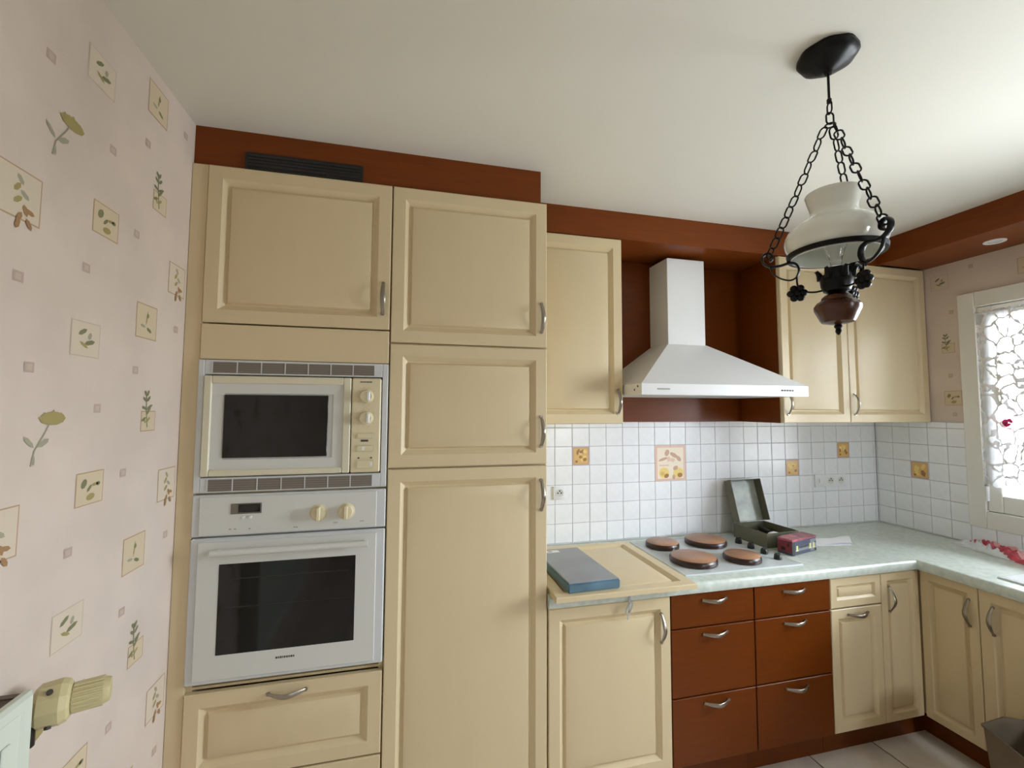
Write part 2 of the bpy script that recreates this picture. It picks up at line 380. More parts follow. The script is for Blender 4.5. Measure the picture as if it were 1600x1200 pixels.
# wallpaper print: flat pattern, repeat 0.595 x 0.634
PR = [P_SQ, P_SQ2, P_LN, P_LN2, P_PK, P_GR, P_GR2, P_OL, P_RU]
def leaf(b, M, x, y, l, w, a, mi, z): disc(b, M, x+math.cos(a)*l/2, y+math.sin(a)*l/2, l/2, w/2, a, mi, 6, z)
def sq(b, M, w, h, fill, line, t=0.0035, ox=0, oy=0):
    rect(b, M, ox-w/2, ox+w/2, oy-h/2, oy+h/2, line, 0.0002); rect(b, M, ox-w/2+t, ox+w/2-t, oy-h/2+t, oy+h/2-t, fill, 0.0004)
def motif(b, M, kind):
    z = 0.0006
    if kind == 'bell':
        sq(b, M, 0.108, 0.112, 0, 2); leaf(b, M, -0.004, -0.012, 0.05, 0.008, 1.4, 7, z); leaf(b, M, 0, -0.02, 0.03, 0.012, -0.4, 5, z); leaf(b, M, -0.005, -0.018, 0.028, 0.01, 3.0, 6, z+.0001); disc(b, M, 0.004, 0.02, 0.006, 0.008, 0, 5, 6, z+.0002)
    elif kind == 'leafs':
        sq(b, M, 0.112, 0.112, 0, 2); disc(b, M, -0.025, 0.018, 0.011, 0.017, -0.4, 5, 8, z); leaf(b, M, -0.012, -0.012, 0.03, 0.012, 0.9, 5, z); leaf(b, M, 0.005, 0.008, 0.03, 0.012, 0.1, 7, z); disc(b, M, 0.033, 0.01, 0.009, 0.008, 0, 5, 6, z); disc(b, M, 0.004, -0.03, 0.018, 0.012, 0.2, 7, 8, z)
    elif kind == 'bird':
        sq(b, M, 0.118, 0.118, 1, 3); leaf(b, M, -0.03, 0.012, 0.04, 0.016, 0.6, 5, z); leaf(b, M, -0.005, -0.016, 0.045, 0.017, 0.3, 5, z+.0001); leaf(b, M, -0.025, -0.01, 0.04, 0.012, -0.5, 7, z+.0002); leaf(b, M, 0.012, 0.0, 0.026, 0.015, 1.3, 6, z+.0003)
    elif kind == 'sprig':
        sq(b, M, 0.085, 0.075, 0, 2, ox=0.008, oy=-0.042); 
        tube(b, [M @ Vector(p) for p in ((0.002, -0.065, z), (-0.008, 0.0, z), (-0.01, 0.065, z))], 0.0014, 4, mi=5)
        for yy, a, l in ((0.05, 1.1, .026), (0.05, 2.2, .026), (0.03, 0.8, .03), (0.03, 2.5, .028), (0.0, 0.5, .04), (0.002, 2.8, .03), (-0.02, 0.9, .045), (-0.028, 3.6, .03), (-0.045, 0.6, .03), (-0.05, 2.3, .02)): leaf(b, M, -0.006, yy, l, 0.012, a, 5 if yy > -0.03 else 7, z+0.0001+0.0001*(yy+.1))
    elif kind == 'rust':
        sq(b, M, 0.112, 0.118, 1, 2)
        for k, (x, y, a) in enumerate(((-0.01, 0.045, -0.9), (0.0, 0.025, -2.2), (0.0, 0.01, -0.6), (0.005, -0.005, -2.4), (0.01, -0.02, -1.2), (0.012, -0.03, -0.2), (0.006, -0.04, -2.0), (0.018, -0.05, -1.0), (0.0, -0.055, -1.8))): leaf(b, M, x, y, 0.028, 0.013, a, 8 if k > 3 else (7 if k % 2 else 6), z+0.0001*k)
    elif kind == 'tulip':
        tube(b, [M @ Vector(p) for p in ((-0.035, -0.11, z), (-0.028, -0.06, z), (0.0, 0.0, z), (0.012, 0.03, z))], 0.0016, 4, mi=6)
        disc(b, M, 0.02, 0.045, 0.04, 0.024, 0.0, 7, 10, z+.0001)
        for a in (0.4, 0.9, 1.5, 2.2, 2.7): leaf(b, M, 0.018, 0.03, 0.046, 0.016, a, 7, z+.0002+a*.0001)
        leaf(b, M, -0.02, -0.05, 0.042, 0.02, 0.7, 6, z+.0001); leaf(b, M, -0.03, -0.05, 0.05, 0.014, 2.2, 6, z+.0001); leaf(b, M, -0.03, -0.07, 0.04, 0.008, -1.5, 6, z+.0002)
    else:
        rect(b, M, -0.0135, 0.0135, -0.0145, 0.0145, 4, 0.0003)
        rect(b, M, -0.007, 0.007, -0.008, 0.008, 3, 0.0004)
BASE = [('bell', -.812, 1.792), ('leafs', -1.007, 1.365), ('bird', -1.052, 1.707), ('sprig', -.785, 1.546), ('rust', -.658, 1.319), ('tulip', -1.153, 1.502),
        ('dot', -1.204, 1.63), ('dot', -.998, 1.55), ('dot', -.853, 1.653), ('dot', -1.065, 1.235), ('dot', -.882, 1.383), ('dot', -.649, 1.798)]
bm = nb()
for kind, y, z in BASE:
    for i in range(0, 6):
        for j in range(-3, 3):
            yy, zz = y - i*0.595, z + j*0.634
            if zz < 0.08 or zz > ZC-0.06 or yy < YR+0.08: continue
            su, sv = {'bell': (.95, .86), 'leafs': (.85, .68), 'bird': (.82, .68), 'sprig': (.85, .76), 'rust': (.9, .82), 'tulip': (.9, .6), 'dot': (.92, .72)}[kind]
            motif(bm, frame_mat((0.0002, yy, zz), (0, su, 0), (0, 0, sv), (1, 0, 0)), kind)
obj('wallpaper_print', bm, PR, wall_left, 0, recalc=False)
bm = nb()
for kind, y, z in (('bird', -.40, 2.28), ('dot', -.45, 2.10), ('sprig', -.42, 1.93), ('dot', -.43, 1.745), ('leafs', -.436, 1.62), ('dot', -.44, 1.53), ('dot', -.55, 2.33), ('bell', -.78, 2.27), ('dot', -1.05, 2.31), ('leafs', -1.35, 2.26)):
    motif(bm, frame_mat((XW-0.0002, y, z), (0, -0.75, 0), (0, 0, 0.72), (-1, 0, 0)), kind)
obj('wallpaper_print', bm, PR, wall_right, 0, recalc=False)

# ------------------------------------------------------------------ window and added fill-light door
bm = nb()
cx0, cx1 = XW-0.022, XW+0.06
for (a, b_, c, d) in ((-0.49, WY0, 0.943, 2.182), (WY1, WY1-0.077, 0.943, 2.182)):
    box(bm, cx0, cx1, min(a, b_), max(a, b_), c, d, 0.003)
box(bm, cx0+0.0005, cx1, WY1, WY0, 0.943, WZ0, 0.003); box(bm, cx0+0.0005, cx1, WY1, WY0, WZ1, 2.182, 0.003)
window = structure('window_1', bm, PVC)
ym = (WY0+WY1)/2
sashes = []
for (a, b_) in ((WY0-0.003, ym+0.002), (ym-0.002, WY1+0.003)):
    bm = nb(); x0, x1 = XW-0.012, XW+0.05; fw = 0.062
    box(bm, x0, x1, a-fw, a, WZ0+0.003, WZ1-0.003, 0.004); box(bm, x0, x1, b_, b_+fw, WZ0+0.003, WZ1-0.003, 0.004)
    box(bm, x0+0.0004, x1, b_+fw, a-fw, WZ0+0.003, WZ0+0.09, 0.004); box(bm, x0+0.0004, x1, b_+fw, a-fw, WZ1-0.065, WZ1-0.003, 0.004)
    sash = obj('sash', bm, PVC, window, 0); sashes.append((sash, a, b_))
    bm = nb(); box(bm, XW+0.02, XW+0.026, b_+fw-0.005, a-fw+0.005, WZ0+0.085, WZ1-0.06); obj('pane', bm, GLASS, sash, 0)
bm = nb(); lathe(bm, [(0, 0), (0.008, 0.0), (0.008, 0.075), (0, 0.075)], (XW-0.016, WY0-0.006, 1.085), 12); obj('hinge', bm, WHITE, window)
bm = nb(); lathe(bm, [(0, 0), (0.0085, 0.0), (0.0085, 0.012), (0, 0.012)], (XW-0.016, WY0-0.006, 1.162), 12); obj('hinge_cap', bm, MARKL, window)
bm = nb(); box(bm, XW-0.034, XW-0.012, ym+0.03, ym+0.055, 1.45, 1.56, 0.004); obj('window_handle', bm, WHITE, window)
curtains = []
for n_, (sash, a, b_) in enumerate(sashes[:1]):
    bm = nb(); ya, yb_ = a-0.004, b_+0.03; NX, NZ = 120, 24; grid = []
    for i in range(NX+1):
        u = i/NX; col = []
        for k in range(NZ+1):
            w_ = k/NZ; zt_, zb_ = 2.072, 1.168 + 0.006*math.sin(u*60)
            z = zt_ + (zb_-zt_)*w_
            y = ya + (yb_-ya)*u + 0.004*math.sin(u*37+w_*2)
            x = XW-0.0300 + 0.007*math.sin(u*72 + 0.8*math.sin(w_*3)) * (0.5+0.5*w_) + 0.003*math.sin(u*23+w_*4)
            col.append(bm.verts.new((x, y, z)))
        grid.append(col)
    for i in range(NX):
        for k in range(NZ): bm.faces.new((grid[i][k], grid[i+1][k], grid[i+1][k+1], grid[i][k+1]))
    c = thing('lace_curtain', 'white lace net curtain hanging on the window sash over the worktop', 'curtain', (XW-0.03, a, 1.168))
    obj('cloth', bm, LACE, c, 180)
    bm = nb(); tube(bm, [(XW-0.030, ya+0.004, 2.06), (XW-0.030, yb_-0.004, 2.06)], 0.004, 8)
    for yy in (ya-0.01, yb_+0.01): tube(bm, [(XW-0.030, yy, 2.06), (XW-0.010, yy, 2.06)], 0.003, 6)
    obj('rod', bm, WHITE, c)
# butterfly ornament clipped on the curtain
bt = thing('butterfly_ornament', 'small magenta butterfly ornament clipped on the lace curtain', 'ornament', (XW-0.045, -0.685, 1.475))
bm = nb(); tube(bm, [(XW-0.043, -0.685, 1.472), (XW-0.045, -0.687, 1.49), (XW-0.043, -0.690, 1.508)], [0.002, 0.0035, 0.002], 8); obj('body', bm, MAGENTA, bt)
for s_, (dy, dz, ry, rz, an) in enumerate(((0.009, 0.004, 0.011, 0.015, 0.5), (0.006, -0.011, 0.008, 0.010, -0.3), (-0.011, 0.010, 0.008, 0.013, -0.6), (-0.006, -0.009, 0.006, 0.009, 0.4))):
    bm = nb(); M = frame_mat((XW-0.0445, -0.687+dy, 1.491+dz), (0, 1, 0), (0, 0, 1), (-1, 0, 0))
    t = bmesh.new(); disc(t, M, 0, 0, ry, rz, an, 0, 14, 0); ex = bmesh.ops.extrude_face_region(t, geom=t.faces[:]); bmesh.ops.translate(t, vec=(-0.0015, 0, 0), verts=[v for v in ex['geom'] if isinstance(v, bmesh.types.BMVert)])
    merge(bm, t); obj('wing', bm, MAGENTA, bt, 0)
# added half-glazed door, unseen behind the camera, to let in fill light
bm = nb(); box(bm, PX0, PX0+0.06, YR-0.10, YR+0.012, 0.0, PZ1, 0.004); box(bm, PX1-0.06, PX1, YR-0.10, YR+0.012, 0.0, PZ1, 0.004); box(bm, PX0+0.06, PX1-0.06, YR-0.10, YR+0.012, PZ1-0.06, PZ1, 0.004)
pd = structure('added_fill_door', bm, PVC)
GX0, GX1, GZ0, GZ1 = PX0+0.27, PX1-0.27, 1.10, 1.70  # pane opening sized for the amount of fill light
bm = nb(); a0, a1, c1 = PX0+0.062, PX1-0.062, PZ1-0.062
box(bm, a0, GX0, YR-0.07, YR-0.03, 0.003, c1); box(bm, GX1, a1, YR-0.07, YR-0.03, 0.003, c1); box(bm, GX0, GX1, YR-0.07, YR-0.03, 0.003, GZ0); box(bm, GX0, GX1, YR-0.07, YR-0.03, GZ1, c1)
lf = obj('leaf', bm, PVC, pd, 0)
bm = nb(); box(bm, GX0, GX1, YR-0.053, YR-0.047, GZ0, GZ1); obj('pane', bm, GLASS, lf, 0)

# ------------------------------------------------------------------ brown soffit boards
SB = 2.376
bm = nb(); box(bm, 0.0, 1.222, -0.584, -0.566, 2.374, ZC, 0.001); structure('trim_1', bm, BROWN_H)
bm = nb(); box(bm, 1.246, 3.319, -0.324, -0.306, SB, ZC, 0.001); box(bm, 1.246, 3.301, -0.306, 0.006, SB, SB+0.018); structure('trim_2', bm, BROWN_H)
bm = nb(); box(bm, 3.301, 3.319, -2.6, -0.326, SB, ZC, 0.001); box(bm, 3.319, XW-0.001, -2.6, -0.332, SB, SB+0.018); box(bm, 3.301, XW-0.001, -2.618, -2.6, SB, ZC); structure('trim_3', bm, BROWN_H)
# vent grille in the tall soffit
vg = thing('vent_grille', 'black slatted vent grille in the brown board above the tall cupboard', 'vent', (0.349, -0.585, 2.376))
bm = nb(); x0, x1, z0, z1 = 0.157, 0.541, 2.3765, 2.436
box(bm, x0, x1, -0.5865, -0.5842, z0, z1); obj('backing', bm, SLOTD, vg, 0)
bm = nb()
for a, b_, c, d in ((x0, x1, z0, z0+0.006), (x0, x1, z1-0.006, z1), (x0, x0+0.008, z0+0.006, z1-0.006), (x1-0.008, x1, z0+0.006, z1-0.006), (0.418, 0.422, z0+0.006, z1-0.006)): box(bm, a, b_, -0.592, -0.5865, c, d)
obj('frame', bm, BLACKP, vg, 0)
for k in range(4):
    for (a, b_) in ((x0+0.008, 0.418), (0.422, x1-0.008)):
        bm = nb(); zz = z0+0.013+k*0.0112; rings_panel(bm, b_-a, 0.0075, [(0, 0)], 0.0016, frame_mat((a, -0.5905, zz), (1, 0, 0), (0, -0.5, 0.87), (0, -0.87, -0.5))); obj('slat', bm, BLACKP, vg, 0)
# recessed spotlight
sp = thing('recessed_spotlight', 'round white recessed spotlight under the brown ceiling board', 'light', (3.481, -0.754, SB))
bm = nb(); lathe(bm, [(0.026, -0.002), (0.034, -0.006), (0.041, -0.004), (0.042, 0.0)], (3.481, -0.754, SB), 28); obj('ring', bm, WHITE, sp)
bm = nb(); lathe(bm, [(0, -0.0012), (0.020, -0.0018), (0.026, -0.0008), (0.026, 0)], (3.481, -0.754, SB), 24); obj('lens', bm, GREYW, sp)

# ------------------------------------------------------------------ tall oven cabinet
YF, YC = -0.60, -0.5785      # door fronts, carcass fronts
X0, X1, X2 = 0.049, 0.649, 1.244
oc = thing('tall_oven_cabinet', 'tall cream cabinet column holding the built-in microwave and oven', 'cabinet', (0.325, -0.30, 0))
bm = nb()
box(bm, X0, X0+0.016, YC, 0.006, 0.0, 2.373); box(bm, X1-0.016, X1-0.0005, YC, 0.006, 0.0, 2.373)
for z in (2.357, 1.81, 1.715, 1.272, 0.657, 0.1): box(bm, X0+0.016, X1-0.016, YC+0.0006, 0.006, z-0.004, z+0.004 if z != 2.357 else 2.373)
box(bm, X0+0.016, X1-0.016, -0.01, 0.004, 0.1, 2.36)
obj('carcass', bm, CREAM_IN, oc, 0)
bm = nb(); box(bm, 0.001, X0-0.0005, YF+0.006, YC+0.01, 0.0, 2.373, 0.001); obj('filler_strip', bm, CREAM, oc, 0)
d = door('door', X0, X1-0.001, 1.834, 2.3735, YF, oc); handle((0.622, YF, 1.948), AZ, OUTY, d)
bm = nb(); box(bm, X0+0.0015, X1-0.0025, YF+0.0005, YC-0.0003, 1.7125, 1.8305, 0.002); obj('fascia', bm, CREAM, oc, 0)
d = door('drawer', X0, X1-0.001, 0.376, 0.650, YF, oc); handle((0.349, YF, 0.622), AX, OUTY, d)
d = door('drawer', X0, X1-0.001, 0.12, 0.373, YF, oc); handle((0.349, YF, 0.345), AX, OUTY, d)
bm = nb(); box(bm, X0, X1, -0.53, -0.515, 0.0, 0.118); obj('plinth', bm, BROWN, oc, 0)

# microwave
mw = thing('microwave_oven', 'built-in cream microwave with black glass window above the oven', 'microwave', (0.348, -0.35, 1.277))
Y = YF
bm = nb()
zt_, zb_ = 1.7105, 1.2765; xa, xb = X0+0.001, X1-0.0025
box(bm, xa, 0.068, Y-0.004, Y+0.018, zb_, zt_, 0.002); box(bm, 0.627, xb, Y-0.004, Y+0.018, zb_, zt_, 0.002)
box(bm, 0.068, 0.627, Y-0.004, Y+0.018, 1.662, zt_, 0.002); box(bm, 0.068, 0.627, Y-0.004, Y+0.018, zb_, 1.325, 0.002)
tf = obj('trim_frame', bm, GREYD, mw, 0)
for z0, z1 in ((1.6675, 1.7035), (1.281, 1.319)):
    bm = nb(); box(bm, 0.091, 0.600, Y-0.0048, Y-0.0041, z0, z1, 0, 0)
    n = 7; wv = (0.600-0.091)/n
    for k in range(n+1): box(bm, 0.091+k*wv-0.0015, 0.091+k*wv+0.0015, Y-0.0062, Y-0.0048, z0, z1, 0, 1)
    for k in range(5): box(bm, 0.091, 0.600, Y-0.0058, Y-0.0048, z0+0.001+k*(z1-z0)/5, z0+0.0034+k*(z1-z0)/5, 0, 2)
    obj('vent_slots', bm, [mat('vent_grey', (128, 120, 110), 0.6), GREYD, SLOT], tf, 0, kind='stuff')
bm = nb(); box(bm, 0.0705, 0.625, Y+0.02, -0.1, 1.33, 1.655); obj('housing', bm, GREYD, mw, 0)
bm = nb()
box(bm, 0.0705, 0.094, Y-0.012, Y+0.0195, 1.329, 1.658, 0.003); box(bm, 0.498, 0.5235, Y-0.012, Y+0.0195, 1.329, 1.658, 0.003)
box(bm, 0.094, 0.498, Y-0.012, Y+0.0195, 1.632, 1.658, 0.003); box(bm, 0.094, 0.498, Y-0.012, Y+0.0195, 1.329, 1.350, 0.003)
md = obj('door', bm, mat('pale_cream_plastic', (214, 208, 184), 0.4), mw, 0)
bm = nb(); rings_panel(bm, 0.404, 0.282, [(0, 0), (0.032, -0.001), (0.036, -0.004)], 0.006, FY(0.094, Y-0.006, 1.350)); obj('door_surround', bm, GREYW, md, 0)
bm = nb(); box(bm, 0.131, 0.449, Y-0.0085, Y-0.0015, 1.388, 1.595, 0.001); obj('glass', bm, GLASSB, md, 0)
bm = nb(); box(bm, 0.526, 0.624, Y-0.011, Y+0.0195, 1.329, 1.658, 0.004); pn = obj('control_panel', bm, CREAMP, mw, 0)
RY = Matrix.Rotation(rad(90), 4, 'X')    # lathe z -> -y
for z in (1.594, 1.518):
    bm = nb(); lathe(bm, [(0, 0.024), (0.019, 0.022), (0.022, 0.004), (0.0245, 0.0), (0.0245, -0.001)], (0.575, Y-0.0112, z), 24, 0, RY); k_ = obj('knob', bm, CREAMP, pn)
    bm = nb(); box(bm, 0.578, 0.588, Y-0.038, Y-0.034, z-0.016, z+0.016, 0.002); obj('knob_grip', bm, WHITE, k_, 0)
    bm = nb()
    for a in range(10):
        an = a/10*2*math.pi; box(bm, 0.575+0.031*math.cos(an)-0.001, 0.575+0.031*math.cos(an)+0.001, Y-0.0115, Y-0.011, z+0.031*math.sin(an)-0.001, z+0.031*math.sin(an)+0.001)
    obj('dial_mark', bm, MARKL, pn, 0, kind='stuff')
for z, h_ in ((1.456, 0.020), (1.412, 0.022), (1.358, 0.030)):
    bm = nb(); box(bm, 0.546, 0.602, Y-0.0145, Y-0.0111, z-h_/2, z+h_/2, 0.003); b_ = obj('button', bm, CREAMP, pn, 0)
bm = nb(); box(bm, 0.559, 0.584, Y-0.0116, Y-0.0111, 1.4355, 1.4425, 0, 0); box(bm, 0.564, 0.573, Y-0.0149, Y-0.0146, 1.406, 1.418, 0, 1); box(bm, 0.592, 0.599, Y-0.0149, Y-0.0146, 1.352, 1.364, 0, 1)
for a, b_ in ((0.550, 0.556), (0.592, 0.598)): box(bm, a, b_, Y-0.0116, Y-0.0111, 1.377, 1.382, 0, 0)
wx = 0.553
for w_ in (0.006, 0.004, 0.004, 0.005, 0.003, 0.005, 0.004, 0.004, 0.005):
    box(bm, wx, wx+w_-0.001, Y-0.0116, Y-0.0111, 1.6425, 1.6465, 0, 0); wx += w_
obj('lettering', bm, [MARK, WHITE], pn, 0, kind='stuff')

# oven
ov = thing('built_in_oven', 'pale grey built-in oven with dark glass door beneath the microwave', 'oven', (0.348, -0.35, 0.677))
bm = nb(); box(bm, 0.075, 0.62, Y+0.021, -0.06, 0.68, 1.262); obj('housing', bm, GREYD, ov, 0)
bm = nb(); box(bm, xa, xb, Y-0.003, Y+0.0205, 1.137, 1.2695, 0.003, 0); cp = obj('control_panel', bm, GREYD, ov, 0)
bm = nb(); box(bm, 0.072, 0.617, Y-0.007, Y-0.0031, 1.140, 1.263, 0.002); obj('panel_face', bm, GREYW, cp, 0)
bm = nb(); box(bm, 0.163, 0.254, Y-0.0088, Y-0.0071, 1.206, 1.240, 0.001, 0); box(bm, 0.186, 0.250, Y-0.0096, Y-0.0088, 1.211, 1.237, 0, 1); box(bm, 0.195, 0.242, Y-0.0099, Y-0.0096, 1.215, 1.233, 0, 2); obj('clock_display', bm, [SLOT, GLASSB, SLOTD], cp, 0)
for x in (0.202, 0.222):
    bm = nb(); lathe(bm, [(0, 0.006), (0.0045, 0.005), (0.005, 0)], (x, Y-0.0071, 1.195), 12, 0, RY); obj('button', bm, WHITE, cp)
for x in (0.430, 0.517):
    bm = nb(); lathe(bm, [(0, 0.017), (0.021, 0.015), (0.0235, 0.003), (0.029, 0.0), (0.029, -0.0005)], (x, Y-0.0071, 1.198), 26, 0, RY); k_ = obj('knob', bm, CREAMP, cp)
    bm = nb(); box(bm, x-0.004, x+0.007, Y-0.037, Y-0.0215, 1.176, 1.220, 0.002); obj('knob_grip', bm, CREAMP, k_, 0)
bm = nb()
for x, z in ((0.163, 1.158), (0.178, 1.158), (0.220, 1.157), (0.355, 1.154), (0.362, 1.154), (0.480, 1.162), (0.487, 1.162), (0.565, 1.163), (0.572, 1.163)): box(bm, x-0.003, x+0.003, Y-0.0075, Y-0.0071, z-0.0015, z+0.0015)
obj('lettering', bm, MARKL, cp, 0, kind='stuff')
bm = nb(); box(bm, xa, xb, Y-0.004, Y+0.0205, 0.677, 1.1315, 0.004); dr = obj('door', bm, GREYD, ov, 0)
bm = nb(); rings_panel(bm, 0.545, 0.430, [(0, -0.002), (0.002, 0)], 0.006, FY(0.0735, Y-0.0098, 0.690)); obj('door_panel', bm, GREYW, dr, 0)
bm = nb(); box(bm, 0.137, 0.552, Y-0.0108, Y-0.009, 0.766, 1.049, 0.001, 0); obj('glass', bm, GLASSB, dr, 0)
bm = nb()
for z in (0.91, 1.0): box(bm, 0.16, 0.53, Y-0.01105, Y-0.0108, z, z+0.003)
obj('rack_lines', bm, mat('rack_grey', (34, 32, 30), 0.2), dr, 0)
bm = nb(); tube(bm, [(0.120, Y-0.036, 1.092), (0.592, Y-0.036, 1.092)], 0.0105, 14)
for x in (0.135, 0.578): tube(bm, [(x, Y-0.0099, 1.092), (x, Y-0.036, 1.092)], 0.007, 10)
obj('handle', bm, GREYW, dr)
bm = nb(); wx = 0.312
for w_ in (0.007, 0.005, 0.006, 0.004, 0.006, 0.006, 0.005, 0.007, 0.005):
    box(bm, wx, wx+w_-0.001, Y-0.0103, Y-0.0098, 0.7355, 0.7415); wx += w_+0.0008
obj('lettering', bm, MARK, dr, 0, kind='stuff')

# ------------------------------------------------------------------ tall fridge cabinet
fc = thing('tall_fridge_cabinet', 'tall cream cabinet with three stacked panel doors beside the oven column', 'cabinet', (0.947, -0.30, 0))
bm = nb(); box(bm, X1+0.0005, X2, YC, 0.006, 0.1, 2.373); box(bm, X1+0.0005, X2, -0.53, -0.01, 0, 0.1); obj('carcass', bm, CREAM_IN, fc, 0)
bm = nb(); box(bm, X1+0.0005, X2, -0.545, -0.5305, 0.0, 0.098); obj('plinth', bm, BROWN, fc, 0)
for z0, z1, hz in ((1.790, 2.3735, 1.908), (1.339, 1.787, 1.465), (0.12, 1.336, 1.223)):
    d = door('door', X1+0.001, X2, z0, z1, YF, fc); handle((1.220, YF, hz), AZ, OUTY, d)

# ------------------------------------------------------------------ upper cabinets and hood niche
YU = -0.328; ZU0, ZU1 = 1.482, 2.372
XA, XB, XM = 1.707, 2.6215, 3.0633
uc = thing('wall_cabinet', 'single cream wall cabinet left of the cooker hood', 'cabinet', (1.475, -0.16, ZU0))
bm = nb(); box(bm, X2+0.002, XA-0.001, YU+0.022, -0.001, ZU0, 2.374); obj('carcass', bm, CREAM_IN, uc, 0)
d = door('door', X2+0.002, XA, ZU0, ZU1, YU, uc); handle((1.680, YU, 1.587), AZ, OUTY, d)
uc = thing('wall_cabinet', 'double cream wall cabinet between the cooker hood and the window wall', 'cabinet', (3.14, -0.16, ZU0))
bm = nb(); box(bm, XB, XW-0.009, YU+0.022, -0.001, ZU0, 2.374); obj('carcass', bm, CREAM_IN, uc, 0)
bm = nb(); box(bm, XB-0.0035, XB-0.0003, YU+0.023, -0.002, ZU0, 2.374); obj('side_panel', bm, BROWN, uc, 0, label='brown veneered side panel')
d = door('door', XB, XM, ZU0, ZU1, YU, uc); handle((2.650, YU, 1.583), AZ, OUTY, d)
d = door('door', XM, XW-0.009, ZU0, ZU1, YU, uc); handle((3.093, YU, 1.583), AZ, OUTY, d)
bm = nb(); box(bm, XA, XB-0.004, -0.020, -0.001, ZU0, 2.374, 0.001)
o = obj('niche_panel', bm, BROWN, None, 0, base=(2.16, -0.01, ZU0)); tag(o, 'brown wood panel on the wall behind the cooker hood', 'panel')

hd = thing('cooker_hood', 'white pyramid cooker hood with square chimney over the hob', 'hood', (2.164, -0.2, 1.617))
hx0, hx1, hy = 1.714, 2.612, -0.49
bm = nb()
cx_0, cx_1, cyf = 2.032, 2.257, -0.20
box(bm, cx_0, cx_1, cyf, -0.021, 1.888, 2.352, 0.002)
obj('chimney', bm, WHITE, hd, 0)
bm = nb()
def quad_loop(z, x0, x1, y0, y1): return [bm.verts.new(p) for p in ((x0, y0, z), (x1, y0, z), (x1, y1, z), (x0, y1, z))]
R = [quad_loop(1.617, hx0+0.02, hx1-0.02, hy+0.02, -0.03), quad_loop(1.617, hx0, hx1, hy, -0.021), quad_loop(1.6665, hx0, hx1, hy, -0.021), quad_loop(1.669, hx0+0.003, hx1-0.003, hy+0.003, -0.021), quad_loop(1.892, cx_0-0.004, cx_1+0.004, cyf-0.004, -0.021)]
bm.faces.new(R[0][::-1]); bm.faces.new(R[-1])
for a, b_ in zip(R, R[1:]):
    for k in range(4): bm.faces.new((a[k], a[(k+1) % 4], b_[(k+1) % 4], b_[k]))
obj('canopy', bm, WHITE, hd, 0)
for a, b_ in ((hx0+0.04, 2.15), (2.17, hx1-0.04)):
    bm = nb(); rings_panel(bm, b_-a, 0.36, [(0, 0), (0.02, 0.001), (0.023, -0.001)], 0.004, frame_mat((a, -0.09, 1.6165), (1, 0, 0), (0, -1, 0), (0, 0, -1))); obj('grease_filter', bm, GREYD, hd, 0)
for k in range(5):
    bm = nb(); x = 2.452+k*0.0155; box(bm, x, x+0.011, hy-0.003, hy-0.0002, 1.640, 1.648, 0.001); obj('button', bm, MARK, hd, 0)
bm = nb(); wx = 1.79
for k in range(9): box(bm, wx, wx+0.0055, hy-0.0007, hy-0.0002, 1.640, 1.646); wx += 0.0072
obj('lettering', bm, MARKL, hd, 0, kind='stuff')
for y, z in ((-0.455, 1.655), (-0.425, 1.640)):
    bm = nb(); lathe(bm, [(0, 0.001), (0.005, 0.001), (0.005, 0)], (hx0-0.0002, y, z), 12, 0, Matrix.Rotation(rad(-90), 4, 'Y')); obj('screw_hole', bm, BLACKP, hd)

# ------------------------------------------------------------------ base cabinets
XD1, XD2, XD3, XD4, XR = 1.769, 2.1715, 2.576, 2.870, 3.103
ZB0, ZB1 = 0.12, 0.792
YB = -0.60
def base_cab(name, label, x0, x1, cat='cabinet', m=CREAM_IN):
    t = thing(name, label, cat, ((x0+x1)/2, -0.3, 0))
    b = nb(); box(b, x0+0.0006, x1-0.0006, YB+0.0215, 0.006, ZB0, 0.7985); obj('carcass', b, m, t, 0)
    b = nb(); box(b, x0+0.0006, x1-0.0006, -0.535, -0.52, 0.0, ZB0-0.001); obj('plinth', b, BROWN, t, 0)
    b = nb(); box(b, x0+0.03, x1-0.03, -0.515, -0.03, 0.0, ZB0-0.001); obj('feet', b, BLACKP, t, 0)
    return t
b1 = base_cab('base_cabinet', 'cream base cabinet with one panel door under the left end of the worktop', X2+0.002, XD1)
d = door('door', X2+0.004, XD1, ZB0, ZB1, YB, b1); handle((1.725, YB, 0.672), AZ, OUTY, d)
flat = [(0, -0.002), (0.002, 0)]
for n_, (x0, x1, hx) in enumerate(((XD1, XD2, 1.975), (XD2, XD3, 2.378))):
    t = base_cab('drawer_cabinet', ['brown three-drawer base unit beside the cream door', 'brown three-drawer base unit beside the narrow cream drawer'][n_], x0, x1, 'drawer unit', BROWN)
    for z0, z1, hz in ((0.657, ZB1+0.003, 0.762), (0.386, 0.654, 0.626), (ZB0, 0.383, 0.352)):
        d = door('drawer', x0+0.0015, x1-0.0015, z0, z1, YB, t, prof=flat, m=BROWN); handle((hx, YB, hz), AX, OUTY, d)
t = base_cab('base_cabinet', 'narrow cream base unit with a small drawer over a door', XD3, XD4)
d = door('drawer', XD3, XD4, 0.657, ZB1, YB, t, s=0.78, prof=[(0, -0.003), (0.003, 0), (0.034, 0), (0.044, -0.009), (0.047, -0.009), (0.050, -0.004), (0.064, 0)])
d = door('door', XD3, XD4, ZB0, 0.654, YB, t, s=0.9); handle((2.727, YB, 0.626), AX, OUTY, d)
